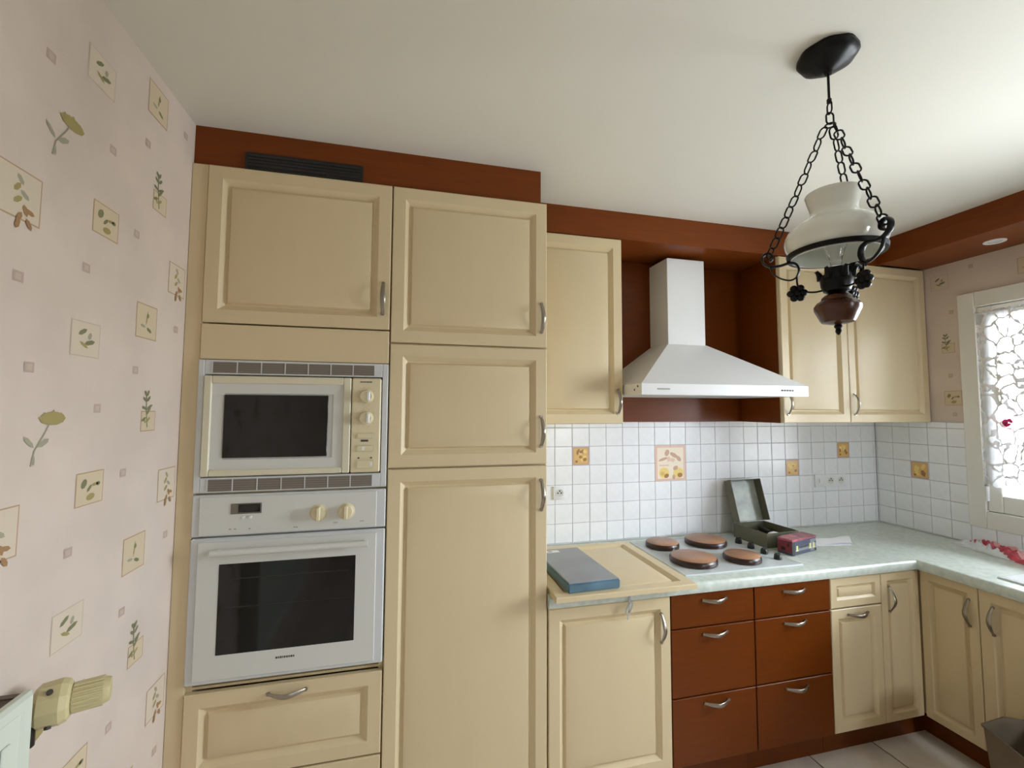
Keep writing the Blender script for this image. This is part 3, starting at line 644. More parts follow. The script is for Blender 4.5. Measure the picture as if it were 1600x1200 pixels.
# L-shaped corner unit with two doors
t = thing('corner_cabinet', 'cream corner base unit with two folding doors in the inner corner', 'cabinet', (3.2, -0.35, 0))
bm = nb(); box(bm, XD4+0.0006, XW-0.002, YB+0.0215, 0.006, ZB0, 0.7985); box(bm, XR+0.0215, XW-0.002, -0.8295, YB+0.0215, ZB0, 0.7985); obj('carcass', bm, CREAM_IN, t, 0)
bm = nb(); box(bm, XD4+0.0006, 3.187, -0.535, -0.52, 0, ZB0-0.001); box(bm, 3.187, 3.202, -0.8295, -0.52, 0, ZB0-0.001); obj('plinth', bm, BROWN, t, 0)
bm = nb(); box(bm, XD4+0.03, XW-0.05, -0.50, -0.05, 0, ZB0-0.001); obj('feet', bm, BLACKP, t, 0)
d = door('door', XD4, XR-0.002, ZB0, ZB1, YB, t, s=0.8); handle((2.915, YB, 0.672), AZ, OUTY, d)
d = door_r('door', YB-0.002, -0.830, ZB0, ZB1, XR, t, s=0.8); handle((XR, -0.797, 0.674), AZ, OUTX, d)
for n_, (y0, y1, lab) in enumerate(((-0.830, -1.43, 'cream sink base cabinet next to the corner unit behind the open bin'), (-1.43, -2.03, 'cream base cabinet further along under the window'))):
    t = thing('base_cabinet', lab, 'cabinet', (3.38, (y0+y1)/2, 0))
    bm = nb(); box(bm, XR+0.0215, XW-0.002, y1+0.0006, y0-0.0006, ZB0, 0.62); obj('carcass', bm, CREAM_IN, t, 0)
    bm = nb(); box(bm, 3.187, 3.202, y1+0.0006, y0-0.0006, 0, ZB0-0.001); obj('plinth', bm, BROWN, t, 0)
    bm = nb(); box(bm, 3.21, XW-0.05, y1+0.03, y0-0.03, 0, ZB0-0.001); obj('feet', bm, BLACKP, t, 0)
    d = door_r('door', y0, y1, ZB0, ZB1, XR, t); handle((XR, y0-0.05, 0.674), AZ, OUTX, d)

# ------------------------------------------------------------------ worktop (L-shape, rounded front edges, sink cut-out on the right run)
ZW = 0.844
SX0, SX1, SY0, SY1 = 3.165, 3.60, -0.885, -1.75
def prof_front(n=6, r=0.014):
    P = []
    for k in range(n+1):
        a = k/n*math.pi/2; P.append((r-r*math.sin(a), -r+r*math.cos(a)))
    return P
bm = nb()
outline_top = lambda d: [(1.2455, 0.003), (1.2455, -0.6187+d), (3.069+d, -0.6187+d), (3.069+d, -2.04), (XW-0.0085, -2.04), (XW-0.0085, 0.003)]
t = bmesh.new(); rings = []
for d_, z in [(dd, ZW+zz) for dd, zz in [(0.014, 0), (0.009, -0.0018), (0.005, -0.005), (0.002, -0.009), (0, -0.014), (0, -0.034), (0.004, -0.045)]]:
    rings.append([t.verts.new((x, y, z)) for x, y in outline_top(d_)])
for a, b_ in zip(rings, rings[1:]):
    for k in range(6): t.faces.new((a[k], a[(k+1) % 6], b_[(k+1) % 6], b_[k]))
tv = rings[0]
# top: split around the sink hole
def V(x, y, z=ZW): return t.verts.new((x, y, z))
c0 = tv[2]; 
s = [V(SX0, SY0), V(SX1, SY0), V(SX1, SY1), V(SX0, SY1)]
b0 = V(XW-0.0085, -0.6047)
t.faces.new((tv[0], tv[1], tv[2], b0, tv[5]))
t.faces.new((tv[2], s[0], s[1], b0)); t.faces.new((b0, s[1], s[2], tv[4])); t.faces.new((tv[4], s[2], s[3], tv[3])); t.faces.new((tv[3], s[3], s[0], tv[2]))
lo = [V(v.co.x, v.co.y, ZW-0.045) for v in s]
for k in range(4): t.faces.new((s[k], s[(k+1) % 4], lo[(k+1) % 4], lo[k]))
B = rings[-1]; bb = V(XW-0.0085, -0.6047, ZW-0.045)
t.faces.new((B[0], B[5], bb, B[2], B[1])); t.faces.new((B[2], bb, lo[1], lo[0])); t.faces.new((bb, B[4], lo[2], lo[1])); t.faces.new((B[4], B[3], lo[3], lo[2])); t.faces.new((B[3], B[2], lo[0], lo[3]))
merge(bm, t)
wt = obj('worktop', bm, STONE, None, 30, base=(2.4, -0.31, ZW-0.045)); tag(wt, 'L-shaped green grey marbled worktop along both kitchen walls', 'worktop')
bm = nb(); box(bm, 1.2455, XW-0.009, -0.007, -0.0008, ZW+0.0003, ZW+0.007, 0.002); box(bm, XW-0.0148, XW-0.0085, -2.0, -0.008, ZW+0.0003, ZW+0.007, 0.002)
obj('sealing_strip', bm, GREYD, wt, 0)

# sink
sk = thing('inset_sink', 'white inset sink with drainer in the worktop under the window', 'sink', (3.38, -1.3, ZW))
bm = nb()
def ring4(x0, x1, y0, y1, z): return [bm.verts.new(p) for p in ((x0, y0, z), (x1, y0, z), (x1, y1, z), (x0, y1, z))]
R = [ring4(SX0-0.012, SX1+0.008, SY0+0.012, SY1-0.012, ZW+0.0004), ring4(SX0-0.012, SX1+0.008, SY0+0.012, SY1-0.012, ZW+0.007), ring4(SX0+0.004, SX1-0.004, SY0-0.004, SY1+0.004, ZW+0.010), ring4(SX0+0.02, SX1-0.03, SY0-0.02, SY1+0.02, ZW+0.004)]
for a, b_ in zip(R, R[1:]):
    for k in range(4): bm.faces.new((a[k], a[(k+1) % 4], b_[(k+1) % 4], b_[k]))
i0, ym2 = R[-1], -1.30
# drainer half flat with a bowl in the far half
m0, m1 = bm.verts.new((SX0+0.02, ym2, ZW+0.004)), bm.verts.new((SX1-0.03, ym2, ZW+0.004))
bm.faces.new((i0[0], i0[1], m1, m0))
lowr = [bm.verts.new((x, y, ZW-0.15)) for x, y in ((SX0+0.05, ym2-0.03), (SX1-0.06, ym2-0.03), (SX1-0.06, SY1+0.05), (SX0+0.05, SY1+0.05))]
up4 = [m0, m1, i0[2], i0[3]]
for k in range(4): bm.faces.new((up4[k], up4[(k+1) % 4], lowr[(k+1) % 4], lowr[k]))
bm.faces.new(lowr)
obj('basin', bm, STEEL, sk, 30)
for k in range(5):
    bm = nb(); y = -0.96-k*0.06; box(bm, SX0+0.06, SX1-0.08, y-0.012, y, ZW+0.0042, ZW+0.0085, 0.002); obj('drainer_ridge', bm, STEEL, sk, 0)
bm = nb(); tube(bm, [(3.585, -1.42, ZW+0.005), (3.585, -1.42, ZW+0.16), (3.56, -1.42, ZW+0.19), (3.50, -1.42, ZW+0.20), (3.42, -1.42, ZW+0.185)], 0.011, 12); obj('tap', bm, NICKEL, sk)

# ------------------------------------------------------------------ hob, covers
hb = thing('electric_hob', 'pale built-in electric hob with four black knobs under the hood', 'hob', (2.16, -0.31, ZW))
bm = nb(); rings_panel(bm, 0.61, 0.50, [(0, -0.003), (0.003, 0), (0.012, 0), (0.016, -0.0015)], 0.006, frame_mat((1.872, -0.555, ZW+0.0065), (1, 0, 0), (0, 1, 0), (0, 0, 1))); obj('plate', bm, HOBM, hb, 0)
PL = [(1.997, -0.170, 0.083), (2.248, -0.174, 0.104), (2.012, -0.408, 0.105), (2.252, -0.437, 0.083)]
HT = ZW+0.005
for x, y, r in PL:
    bm = nb(); lathe(bm, [(0, 0.011), (r*0.80, 0.011), (r*0.84, 0.008), (r*0.84, 0), (0, 0)], (x, y, HT+0.0003), 28); obj('burner', bm, BURN, hb)
LABC = ['smaller brown hob cover at the back left of the hob', 'larger brown hob cover at the back right of the hob', 'larger brown hob cover at the front left of the hob', 'smaller brown hob cover at the front right beside the black knobs']
for (x, y, r), lab in zip(PL, LABC):
    c = thing('hob_cover', lab, 'hob cover', (x, y, HT+0.0003), 'brown covers on the hob plates')
    bm = nb(); lathe(bm, [(r*0.92, 0.0), (r, 0.002), (r*1.01, 0.012), (r*0.985, 0.022), (r*0.95, 0.026)], (x, y, HT+0.0004), 40); obj('rim', bm, COVERS, c)
    bm = nb(); lathe(bm, [(r*0.95, 0.026), (r*0.90, 0.0285), (r*0.5, 0.030), (0, 0.031), (0, 0.0265), (r*0.94, 0.0255)], (x, y, HT+0.0004), 40); obj('top', bm, COVER, c)
for y in (-0.207, -0.296, -0.384, -0.468):
    bm = nb(); lathe(bm, [(0, 0.024), (0.012, 0.023), (0.0155, 0.019), (0.0175, 0.003), (0.0175, 0)], (2.424, y, HT+0.0003), 20); box(bm, 2.410, 2.438, y-0.004, y+0.004, HT+0.022, HT+0.029, 0.002); obj('knob', bm, BLACKP, hb)

# cream door panel lying on the worktop
bm = nb(); rings_panel(bm, 0.588, 0.592, cream_prof(), 0.0195, frame_mat((1.254, -0.678, ZW+0.020), (1, 0, 0), (0, 1, 0), (0, 0, 1)))
o = obj('loose_door_panel', bm, CREAM, None, 25, base=(1.55, -0.37, ZW)); tag(o, 'loose cream cabinet door lying flat on the left end of worktop', 'panel')
# blue-grey flat box lying on it
zb0 = ZW+0.0203
A = Vector((1.309, -0.655, 0)); Bv = Vector((1.521, -0.647, 0)); dU = (Bv-A).normalized(); dV = Vector((-dU.y, dU.x, 0))
Mb = frame_mat((A.x, A.y, zb0), dU, dV, (0, 0, 1))
fb = thing('flat_box', 'flat blue box with grey lid lying on the loose cream door', 'box', (1.42, -0.45, zb0))
bm = nb(); t = bmesh.new(); bmesh.ops.create_cube(t, size=1)
for v in t.verts: v.co = Vector((0.108+v.co.x*0.214, 0.205+v.co.y*0.41, 0.017+v.co.z*0.034))
bmesh.ops.bevel(t, geom=t.edges[:], offset=0.004, segments=2, affect='EDGES'); merge(bm, t, 0, Mb); bx_ = obj('body', bm, BLUE, fb, 40)
bm = nb(); t = bmesh.new(); rings_panel(t, 0.206, 0.400, [(0, 0), (0.003, 0.002)], 0.002, Matrix.Translation((0.005, 0.005, 0.0362))); merge(bm, t, 0, Mb); obj('lid', bm, GREYB, fb, 0)
bm = nb(); rect(bm, Mb, 0.045, 0.105, 0.355, 0.385, 0, 0.0386); rect(bm, Mb, 0.052, 0.072, 0.363, 0.377, 1, 0.0388); obj('sticker', bm, [WHITE, GREYB], fb, 0)
# hanging clear clip on the worktop edge
cl = thing('plastic_clip', 'clear plastic clip hanging from worktop edge over the cream door', 'clip', (1.574, -0.63, 0.73))
bm = nb(); tube(bm, [(1.575, -0.6205, 0.838), (1.575, -0.6222, 0.826), (1.575, -0.6225, 0.80), (1.574, -0.6205, 0.765), (1.574, -0.6105, 0.725)], 0.004, 8, flat=(1.2, 0.3), up=(1, 0, 0)); obj('strap', bm, CLEAR, cl)
bm = nb(); tube(bm, [(1.574+0.014*math.cos(a)*0.75+0.009*math.sin(a), -0.622, 0.775+0.021*math.sin(a)) for a in [k/16*2*math.pi for k in range(16)]], 0.003, 6, closed=True); obj('loop', bm, CLEAR, cl)

# ------------------------------------------------------------------ tool box
Mt = frame_mat((2.510, -0.310, ZW+0.0003), Vector((0.998, 0.06, 0)), Vector((-0.06, 0.998, 0)), (0, 0, 1))
bw, bd, bh, th = 0.212, 0.226, 0.074, 0.003
tb = thing('metal_case', 'open olive green metal case standing against the tiles', 'case', (2.61, -0.2, ZW))
bm = nb()
def lbox(bm, M, x0, x1, y0, y1, z0, z1, mi=0, bev=0.0):
    t = bmesh.new(); box(t, x0, x1, y0, y1, z0, z1, bev); merge(bm, t, mi, M)
lbox(bm, Mt, 0, bw, 0, bd, 0, th); lbox(bm, Mt, 0, th, 0, bd, th, bh); lbox(bm, Mt, bw-th, bw, 0, bd, th, bh); lbox(bm, Mt, th, bw-th, 0, th, th, bh); lbox(bm, Mt, th, bw-th, bd-th, bd, th, bh)
obj('body', bm, OLIVE, tb, 0)
Ml = Mt @ Matrix.Translation((0, bd, bh)) @ Matrix.Rotation(rad(-16), 4, 'X')
ld, lh = 0.050, 0.232
bm = nb()
lbox(bm, Ml, 0, bw, -0.0005, 0.0025, 0.002, lh, 0); lbox(bm, Ml, 0, th, -ld, -0.0005, 0.002, lh); lbox(bm, Ml, bw-th, bw, -ld, -0.0005, 0.002, lh); lbox(bm, Ml, th, bw-th, -ld, -0.0005, lh-th, lh); lbox(bm, Ml, th, bw-th, -ld*0.4, -0.0005, 0.002, 0.005)
obj('lid', bm, OLIVE, tb, 0)
bm = nb(); lbox(bm, Ml, th+0.001, bw-th-0.001, -0.0012, -0.0006, 0.006, lh-th-0.001); obj('lid_lining', bm, OLIVEI, tb, 0)
bm = nb(); lbox(bm, Mt, bw*0.42, bw*0.58, -0.004, -0.0003, 0.045, 0.062, 0, 0.001); obj('latch', bm, NICKEL, tb, 0)
ITEMS = [(0.06, 0.13, 0.5, (0.07, 0.02, 0.045), OLIVEI, 'grey tool handle in the open green case', 'tool_handle'), (0.125, 0.075, 0.2, (0.05, 0.035, 0.05), SHEET, 'white packet in the front of the open green case', 'packet'), (0.145, 0.16, 1.2, (0.09, 0.03, 0.05), BLACKP, 'black pouch at the back of the open green case', 'pouch')]
for x, y, a, (w_, d_2, h_), m_, lab, nm in ITEMS:
    bm = nb(); Mi = Mt @ Matrix.Translation((x, y, th+0.0004)) @ Matrix.Rotation(a, 4, 'Z')
    t = bmesh.new(); box(t, -w_/2, w_/2, -d_2/2, d_2/2, 0, h_, 0.006, 0, 2)
    for v in t.verts: v.co.x += 0.003*math.sin(v.co.z*90+v.co.y*50) if v.co.z > 0.01 else 0
    merge(bm, t, 0, Mi); pc = Mt @ Vector((x, y, th)); o = obj(nm, bm, m_, None, 40, base=pc); tag(o, lab, nm.replace('_', ' '))

# patterned tin
A = Vector((2.536, -0.440, 0)); Bv = Vector((2.742, -0.388, 0)); dU = (Bv-A).normalized(); dV = Vector((-dU.y, dU.x, 0)); TW, TD, TH = 0.205, 0.075, 0.076
Mn = frame_mat((A.x, A.y, ZW+0.0003), dU, dV, (0, 0, 1))
tn = thing('patterned_tin', 'small red and navy patterned tin in front of the green case', 'tin', (2.64, -0.37, ZW))
bm = nb(); lbox(bm, Mn, 0, TW, 0, TD, 0, TH-0.012, 0, 0.003); obj('body', bm, TINN, tn, 0)
bm = nb(); lbox(bm, Mn, -0.0012, TW+0.0012, -0.0012, TD+0.0012, TH-0.0118, TH, 0, 0.003); obj('lid', bm, TINP, tn, 0)
Mfr = Mn @ Matrix(((1, 0, 0, 0), (0, 0, -1, 0), (0, 1, 0, 0), (0, 0, 0, 1)))   # front face: u right, v up, w toward the viewer
bm = nb()
rect(bm, Mfr, 0.004, TW-0.004, 0.004, 0.062, 2, 0.0004); rect(bm, Mfr, 0.150, TW-0.004, 0.004, 0.062, 0, 0.0005); rect(bm, Mfr, 0.05, 0.14, 0.018, 0.032, 0, 0.0005); rect(bm, Mfr, 0.0, 0.02, 0.0, 0.062, 1, 0.0006)
rect(bm, Mfr, 0.055, 0.135, 0.034, 0.056, 2, 0.0006); rect(bm, Mfr, 0.06, 0.13, 0.030, 0.038, 1, 0.0008); rect(bm, Mfr, 0.06, 0.12, 0.008, 0.018, 2, 0.0006)
for u_ in (0.032, 0.142, 0.172): rect(bm, Mfr, u_, u_+0.014, 0.018, 0.044, 3, 0.0008); rect(bm, Mfr, u_-0.004, u_+0.018, 0.018, 0.024, 3, 0.0007)
rect(bm, Mfr, TW-0.02, TW-0.003, 0.004, 0.016, 1, 0.0008); rect(bm, Mfr, TW-0.02, TW-0.006, 0.042, 0.048, 1, 0.0008)
obj('front_print', bm, [TING, TINK, TINN, TINY], tn, 0, recalc=False)
bm = nb(); Mle = Mn @ Matrix(((0, 0, -1, 0), (-1, 0, 0, TD), (0, 1, 0, 0), (0, 0, 0, 1)))
rect(bm, Mle, 0.003, TD-0.003, 0.012, 0.062, 0, 0.0004); rect(bm, Mle, 0.02, 0.04, 0.02, 0.035, 1, 0.0006); rect(bm, Mle, 0.05, 0.06, 0.04, 0.055, 1, 0.0006); obj('side_print', bm, [TINR, TINK], tn, 0, recalc=False)

# papers
for n_, (pts, zz, lab) in enumerate((([(2.80, -0.335), (2.99, -0.366), (3.07, -0.245), (2.87, -0.215)], 0.0004, 'white sheet of paper, lower of two, beside the patterned tin'), ([(2.83, -0.325), (3.01, -0.352), (3.09, -0.262), (2.90, -0.240)], 0.0016, 'white folded sheet of paper, upper of two, beside the patterned tin'))):
    bm = nb(); N = 8; g = []
    P = [Vector((x, y, 0)) for x, y in pts]
    for i in range(N+1):
        row = []
        for k in range(N+1):
            u_, v_ = i/N, k/N; p = (P[0]*(1-u_)+P[1]*u_)*(1-v_)+(P[3]*(1-u_)+P[2]*u_)*v_
            lift = 0.007*max(0, (u_-0.3))*(1.2+math.sin(v_*5+u_*4))*(1.6 if n_ else 0.0)
            row.append(bm.verts.new((p.x, p.y, ZW+zz+lift)))
        g.append(row)
    for i in range(N):
        for k in range(N): bm.faces.new((g[i][k], g[i+1][k], g[i+1][k+1], g[i][k+1]))
    ex = bmesh.ops.extrude_face_region(bm, geom=bm.faces[:]); bmesh.ops.translate(bm, vec=(0, 0, 0.0008), verts=[v for v in ex['geom'] if isinstance(v, bmesh.types.BMVert)])
    o = obj('paper_sheet', bm, SHEET, None, 60, base=(2.93, -0.29, ZW)); tag(o, lab, 'paper')

# crumpled plastic bag: clear film with a printed band of pink and red
pb = Vector((3.545, -0.675, ZW))
bm = nb(); NU, NV = 60, 30; g = []
def bag_h(u, v):
    e = max(0, 1-abs(2*u-1)**5)*max(0, 1-abs(2*v-1)**3)
    n1 = 1-abs(noise.noise(Vector((u*6, v*4, 3.3)))*2); n2 = 1-abs(noise.noise(Vector((u*15, v*9, 8.1)))*2)
    return e*(0.010+0.026*max(0, n1)**2*(0.5+math.sin(u*math.pi))+0.010*max(0, n2)**2)
for i in range(NU+1):
    u = i/NU; row = []
    for k in range(NV+1):
        v = k/NV; wd = 0.075+0.055*u + 0.012*noise.noise(Vector((u*6, 0, 1)))
        y = -0.455 - u*0.40 + 0.02*noise.noise(Vector((v*4, 2, u*2)))
        x = 3.635 - 0.012*u - wd*1.25*v + 0.010*noise.noise(Vector((u*7, v*5, 9)))
        row.append(bm.verts.new((x, y, ZW+0.0022+bag_h(u, v))))
    g.append(row)
for i in range(NU):
    for k in range(NV):
        f = bm.faces.new((g[i][k], g[i+1][k], g[i+1][k+1], g[i][k+1])); u, v = (i+0.5)/NU, (k+0.5)/NV
        d_ = v - (0.20+0.75*u); q = noise.noise(Vector((u*11, v*9, 4)))
        if u > 0.16 and abs(d_) < 0.22: f.material_index = 2 if (d_ > -0.02+0.12*q and q > -0.35) else 1
ex = bmesh.ops.extrude_face_region(bm, geom=bm.faces[:]); bmesh.ops.translate(bm, vec=(0, 0, -0.0008), verts=[v for v in ex['geom'] if isinstance(v, bmesh.types.BMVert)])
o = obj('plastic_bag', bm, [mat('bag_film', (226, 230, 234), 0.15), PINKP, REDP], None, 50, base=pb); tag(o, 'crumpled clear plastic bag with red and pink print under window', 'bag')

# ------------------------------------------------------------------ sockets on the tiles
def socket(name, x0, x1, z0, z1, label, kinds, group=None):
    t = thing(name, label, 'socket', ((x0+x1)/2, -0.001, z0), group)
    bm = nb(); box(bm, x0, x1, -0.0095, -0.0008, z0, z1, 0.002, 0, 2); obj('plate', bm, WHITE, t, 40)
    n = len(kinds); w_ = (x1-x0)/n
    for k, kd in enumerate(kinds):
        cx, cz = x0+(k+0.5)*w_, (z0+z1)/2
        if kd == 's':
            bm = nb(); lathe(bm, [(0.021, 0.0), (0.021, 0.0015), (0.0185, 0.0015), (0.0175, 0.0004), (0, 0.0004)], (cx, -0.0096, cz), 22, 0, RY); r_ = obj('socket_well', bm, GREYW, t)
            bm = nb()
            for dx, dz in ((-0.009, 0), (0.009, 0), (0.001, 0.010)): lathe(bm, [(0, 0.001), (0.004, 0.001), (0.004, 0)], (cx+dx, -0.0101, cz+dz), 10, 0, RY)
            obj('pin_hole', bm, BLACKP, r_)
        else:
            bm = nb(); box(bm, cx-0.022, cx+0.022, -0.0125, -0.0096, cz-0.022, cz+0.022, 0.002); obj('rocker', bm, WHITE, t, 0)
            bm = nb(); box(bm, cx-0.012, cx-0.008, -0.0128, -0.01255, cz-0.012, cz+0.012); obj('pilot_mark', bm, MARKL, t, 0)
socket('wall_socket', 1.464, 1.531, 1.078, 1.146, 'single white wall socket on the tiles beside the tall cabinet', 's')
socket('wall_switch_socket', 3.150, 3.386, 1.078, 1.154, 'white triple plate with one switch and two sockets near corner', 'rss')

# ------------------------------------------------------------------ ceiling lamp
LC = Vector((1.798, -1.355, 0)); los = Vector((0.761, 0.649, 0)); uu = Vector((0.649, -0.761, 0))
lamp = thing('pendant_lamp', 'black wrought iron pendant lamp with opal glass shade on three chains', 'lamp', (LC.x, LC.y, 1.745))
bm = nb(); prof = [(0, 2.455), (0.008, 2.455), (0.012, 2.463), (0.030, 2.470), (0.050, 2.482), (0.058, 2.486), (0.066, 2.492), (0.071, 2.500), (0.070, 2.5105), (0, 2.5105)]
t = bmesh.new(); lathe(t, prof, (0, 0, 0), 40)
for v in t.verts:
    r_ = math.hypot(v.co.x, v.co.y)
    if r_ > 0.045: k_ = 1+0.022*math.cos(8*math.atan2(v.co.y, v.co.x)+0.4); v.co.x *= k_; v.co.y *= k_
merge(bm, t, 0, Matrix.Translation(LC)); obj('ceiling_rose', bm, BLACK, lamp)
bm = nb(); tube(bm, [LC+Vector((0, 0, 2.46)), LC+Vector((0, 0, 2.374))], 0.0032, 10); lathe(bm, [(0, 0.0), (0.006, 0.002), (0.006, 0.012), (0.003, 0.016)], LC+Vector((0, 0, 2.372)), 10); obj('rod', bm, BLACK, lamp)
link_me = [None]
def chain_link(p, d, roll, L_=0.036, w_=0.0096, r_=0.0022):
    if link_me[0] is None:
        b = nb(); pts = []
        for k in range(18):
            a = 2*math.pi*k/18; cx = math.cos(a); sx = math.sin(a)
            pts.append((0, w_*sx, (L_/2-w_-r_)*(1 if cx > 0.01 else -1 if cx < -0.01 else 0) + w_*cx))
        tube(b, pts, r_, 6, closed=True, up=(1, 0, 0)); o = obj('chain_link', b, BLACK, lamp, 60, local=True); link_me[0] = o.data
    else:
        o = bpy.data.objects.new('chain_link', link_me[0]); COL.objects.link(o); o.parent = lamp
    q = Vector(d).normalized().to_track_quat('Z', 'Y').to_matrix().to_4x4() @ Matrix.Rotation(roll, 4, 'Z')
    q.translation = Vector(p) - Vector((LC.x, LC.y, 1.745)); o.matrix_local = q
pitch = 0.0285
for k in range(2): chain_link(LC+Vector((0, 0, 2.360-k*pitch)), (0, 0, -1), k*math.pi/2+0.3)
bm = nb(); tube(bm, [LC+Vector((0.012*math.cos(a), 0.012*math.sin(a), 2.312)) for a in [2*math.pi*k/16 for k in range(16)]], 0.0022, 6, closed=True); obj('chain_ring', bm, BLACK, lamp)
HK = []
for n_, ang in enumerate((184, -52, 67)):
    a = rad(ang); dr_ = uu*math.cos(a)+los*math.sin(a); HK.append(dr_)
    e0 = LC+dr_*0.012+Vector((0, 0, 2.311)); e1 = LC+dr_*0.155+Vector((0, 0, 1.977)); dv = e1-e0; n = 12
    for k in range(n):
        p = e0+dv*((k+0.5)/n); sag = 0.006*math.sin(math.pi*(k+0.5)/n); chain_link(p-Vector((0, 0, sag)), dv, k*math.pi/2+0.6+random.uniform(-0.2, 0.2))
# shade ring (flat hoop) and the opal shade
zr = 1.962
bm = nb(); lathe(bm, [(0.103, -0.006), (0.110, -0.006), (0.112, 0.006), (0.106, 0.007), (0.103, -0.006)], LC+Vector((0, 0, zr)), 56); obj('shade_ring', bm, BLACK, lamp)
bm = nb(); so = [(0.101, 1.956), (0.106, 1.970), (0.113, 1.984), (0.1165, 1.998), (0.115, 2.012), (0.108, 2.026), (0.094, 2.039), (0.078, 2.049), (0.064, 2.057), (0.056, 2.066), (0.0535, 2.076), (0.055, 2.088), (0.059, 2.102), (0.0625, 2.115), (0.0645, 2.123)]
si = [(r-0.003, z) for r, z in so[::-1]]
lathe(bm, so+[(0.0635, 2.125)]+si+[so[0]], LC, 64); obj('shade', bm, OPAL, lamp, 60)
# centre: claw cup, bulb holder, bulb, ceramic pot, finial
bm = nb(); lathe(bm, [(0.012, 1.852), (0.030, 1.862), (0.0355, 1.876), (0.037, 1.892), (0.034, 1.905), (0.022, 1.905), (0.018, 1.925), (0.0, 1.926)], LC, 28)
for k in range(6):
    a = k*math.pi/3+0.2; d_ = Vector((math.cos(a), math.sin(a), 0))
    tube(bm, [LC+d_*0.034+Vector((0, 0, 1.895)), LC+d_*0.037+Vector((0, 0, 1.910)), LC+d_*0.043+Vector((0, 0, 1.920)), LC+d_*0.046+Vector((0, 0, 1.917))], [0.009, 0.007, 0.0045, 0.003], 8)
obj('claw_cup', bm, BLACK, lamp)
bm = nb(); lathe(bm, [(0, 1.9275), (0.013, 1.928), (0.014, 1.945), (0.020, 1.965), (0.027, 1.985), (0.028, 2.000), (0.022, 2.018), (0.010, 2.027), (0, 2.029)], LC, 24); obj('bulb', bm, BULB, lamp, 60)
bm = nb(); lathe(bm, [(0, 1.8515), (0.028, 1.8515), (0.034, 1.846), (0.037, 1.838), (0.046, 1.832), (0.053, 1.822), (0.052, 1.813), (0.046, 1.800), (0.040, 1.786), (0.036, 1.780), (0.020, 1.776), (0, 1.775)], LC, 36); obj('ceramic_pot', bm, POT, lamp)
bm = nb(); lathe(bm, [(0, 1.7748), (0.008, 1.774), (0.010, 1.768), (0.006, 1.763), (0.0075, 1.756), (0.004, 1.749), (0, 1.746)], LC, 16); obj('finial', bm, BLACK, lamp)
def pl(dr_, r_, z): return LC+dr_*r_+Vector((0, 0, z))
def spline(P, n=6):
    out = []; P = [Vector(p) for p in P]; Q = [P[0]]+P+[P[-1]]
    for i in range(1, len(Q)-2):
        for k in range(n):
            t_ = k/n; a, b, c, d = Q[i-1:i+3]
            out.append(0.5*((2*b)+(c-a)*t_+(2*a-5*b+4*c-d)*t_*t_+(3*b-a-3*c+d)*t_**3))
    out.append(P[-1]); return out
for n_, dr_ in enumerate(HK):
    tang = Vector((-dr_.y, dr_.x, 0))
    # flat-bar S scroll: up from the hub arm, round the ring, out to the hook
    P = [pl(dr_, 0.088, 1.912), pl(dr_, 0.082, 1.930), pl(dr_, 0.088, 1.948), pl(dr_, 0.104, 1.954), pl(dr_, 0.126, 1.950), pl(dr_, 0.150, 1.951), pl(dr_, 0.166, 1.962), pl(dr_, 0.169, 1.979), pl(dr_, 0.159, 1.990), pl(dr_, 0.146, 1.985), pl(dr_, 0.144, 1.972), pl(dr_, 0.151, 1.966)]
    bm = nb(); tube(bm, spline(P, 5), 0.0032, 8, flat=(2.9, 1.0), up=tang); obj('scroll_hook', bm, BLACK, lamp, 60)
    P = [pl(dr_, 0.150, 1.949), pl(dr_, 0.142, 1.928), pl(dr_, 0.122, 1.912), pl(dr_, 0.102, 1.906), pl(dr_, 0.088, 1.912)]
    bm = nb(); tube(bm, spline(P, 5), 0.0022, 8, flat=(2.4, 1.0), up=tang); obj('scroll_foot', bm, BLACK, lamp, 60)
    # arm with a rosette flower
    bm = nb(); tube(bm, spline([pl(dr_, 0.030, 1.868), pl(dr_, 0.050, 1.866), pl(dr_, 0.074, 1.872), pl(dr_, 0.086, 1.888), pl(dr_, 0.088, 1.910)], 5), 0.0024, 8); arm = obj('arm', bm, BLACK, lamp, 60)
    fc_ = pl(dr_, 0.088, 1.868); bm = nb()
    lathe(bm, [(0, -0.009), (0.008, -0.007), (0.010, 0.0), (0.008, 0.007), (0, 0.009)], fc_, 12)
    for k in range(6):
        a = k*math.pi/3; c_ = fc_+dr_*math.cos(a)*0.0150+Vector((0, 0, math.sin(a)*0.0150))
        t = bmesh.new(); bmesh.ops.create_uvsphere(t, u_segments=8, v_segments=6, radius=1); merge(bm, t, 0, Matrix.Translation(c_) @ Matrix.Diagonal((0.0102, 0.0102, 0.0096, 1)))
    obj('rosette', bm, BLACK, arm, 60)

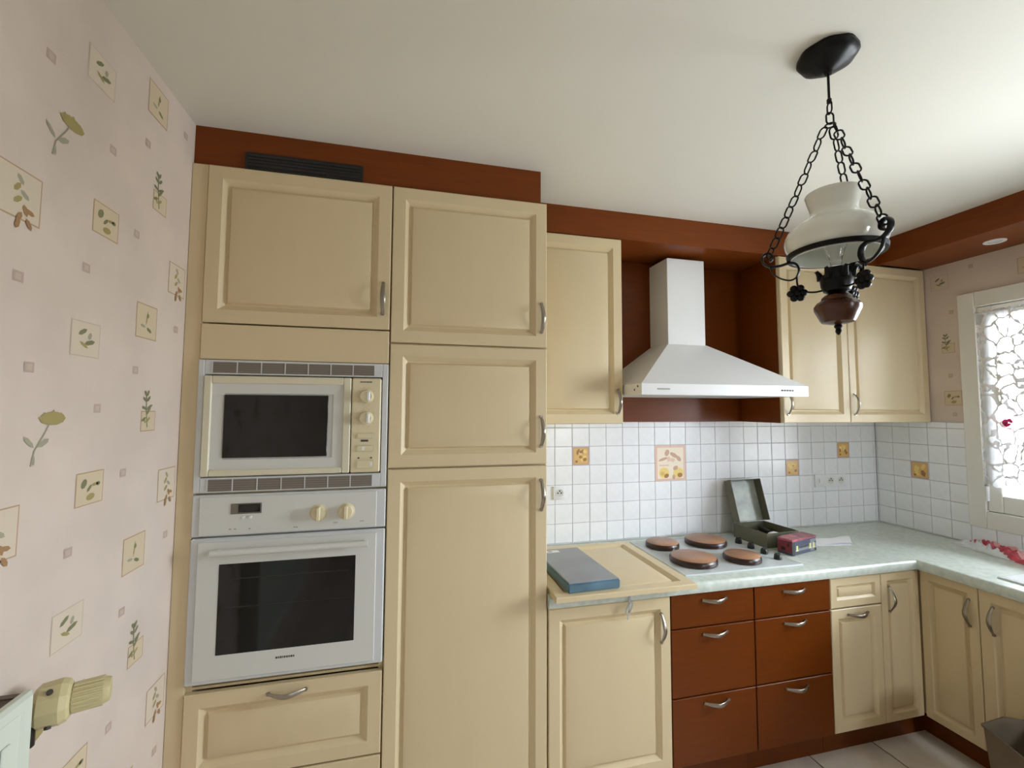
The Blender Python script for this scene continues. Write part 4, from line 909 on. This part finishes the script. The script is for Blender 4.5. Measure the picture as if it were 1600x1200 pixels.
# ------------------------------------------------------------------ radiator with thermostatic valve
rd = thing('radiator', 'pale panel radiator on the flowered wallpaper with ivory thermostat valve', 'radiator', (0.05, -1.85, 0.40))
yr0, yr1, zt0 = -1.263, -2.25, 1.052
bm = nb(); rings_panel(bm, yr0-yr1, zt0-0.40, [(0, -0.006), (0.006, 0), (0.022, 0), (0.026, -0.003)], 0.016, frame_mat((0.083, yr1, 0.40), (0, 1, 0), (0, 0, 1), (1, 0, 0))); fp = obj('front_panel', bm, RADW, rd, 0)
for k in range(22):
    bm = nb(); y = yr0-0.055-k*0.042; box(bm, 0.080, 0.0835, y-0.009, y+0.009, 0.47, zt0-0.06, 0.0015); obj('panel_rib', bm, RADW, fp, 0)
bm = nb(); box(bm, 0.003, 0.016, yr1, yr0, 0.40, zt0); obj('rear_panel', bm, RADW, rd, 0)
bm = nb(); box(bm, 0.016, 0.067, yr1+0.001, yr0-0.001, zt0-0.012, zt0-0.004)
obj('top_grille', bm, RADD, rd, 0)
for k in range(30):
    bm = nb(); y = yr0-0.014-k*0.032; box(bm, 0.018, 0.065, y-0.005, y+0.005, zt0-0.004, zt0-0.001); obj('grille_bar', bm, RADD, rd, 0)
bm = nb(); box(bm, 0.016, 0.067, yr0-0.004, yr0, 0.40, zt0-0.013); box(bm, 0.016, 0.067, yr1, yr1+0.004, 0.40, zt0-0.013); obj('side_cover', bm, RADW, rd, 0)
vc = Vector((0.060, -1.207, 0.992)); ax = Vector((0.93, 0.37, 0)).normalized()
MV = ax.to_track_quat('Z', 'Y').to_matrix().to_4x4()
bm = nb(); tube(bm, [(0.045, yr0+0.0006, 0.992), (0.045, -1.235, 0.992)], 0.013, 14); tube(bm, [(0.045, -1.222, 0.93), (0.045, -1.222, 1.002)], 0.014, 14); tube(bm, [Vector((0.045, -1.222, 0.992)), vc], 0.015, 14); obj('valve_body', bm, BLACKP, rd)
bm = nb(); lathe(bm, [(0, -0.012), (0.030, -0.012), (0.038, -0.004), (0.040, 0.026), (0.036, 0.036), (0.030, 0.040), (0, 0.040)], vc, 10, 0, MV); tv_ = obj('valve_collar', bm, VALVE, rd, 20)
bm = nb()
for da in (0.5, 2.2, 4.1): p = vc+MV.to_3x3() @ Vector((0.0375*math.cos(da), 0.0375*math.sin(da), 0.012)); q = MV.to_3x3() @ Vector((math.cos(da), math.sin(da), 0)); tube(bm, [p, p+q*0.004], 0.005, 8)
obj('collar_screw', bm, MARK, tv_)
bm = nb(); lathe(bm, [(0, 0.040), (0.0235, 0.040), (0.0240, 0.088), (0.021, 0.096), (0.0, 0.097)], vc, 28, 0, MV)
for k in range(18):
    a = k*2*math.pi/18
    p = vc+MV.to_3x3() @ Vector((0.0240*math.cos(a), 0.0240*math.sin(a), 0.042)); tube(bm, [p, p+ax*0.044], 0.0031, 6)
obj('thermostat_knob', bm, VALVE, rd)

# ------------------------------------------------------------------ bin at the bottom right
Zb = 0.36
L0 = Vector((2.862, -0.965, 0)); d1 = Vector((0.985, -0.17, 0)); d2 = Vector((-0.40, -0.917, 0))
bn = thing('open_bin', 'dark taupe open-topped bin on the floor by the sink cabinet', 'bin', (2.9, -1.1, 0))
bm = nb(); n1, n2, th = 0.205, 0.30, 0.006
def bring(off, z, dz=0.0):
    c = L0+d1*(n1/2)+d2*(n2/2); pts = []
    for (a, b) in ((-1, -1), (0, -1), (1, -1), (1, 0), (1, 1), (0, 1), (-1, 1), (-1, 0)):
        p = c+d1*(a*(n1/2-off))+d2*(b*(n2/2-off)); zz = z
        if (a, b) == (0, -1): zz += dz; p -= d2*dz*0.7
        if (a, b) == (0, 1): zz += dz*0.5; p += d2*dz*0.7
        pts.append(bm.verts.new((p.x, p.y, zz)))
    return pts
R = [bring(0.03, 0.0005), bring(0.004, Zb-0.012, 0.012), bring(0.0, Zb-0.01, 0.014), bring(-0.002, Zb, 0.014), bring(0.004, Zb, 0.014), bring(0.010, Zb-0.014, 0.012), bring(0.036, 0.008)]
bm.faces.new(R[0][::-1]); bm.faces.new(R[-1])
for a, b_ in zip(R, R[1:]):
    for k in range(8): bm.faces.new((a[k], a[(k+1) % 8], b_[(k+1) % 8], b_[k]))
obj('body', bm, BINM, bn, 40)
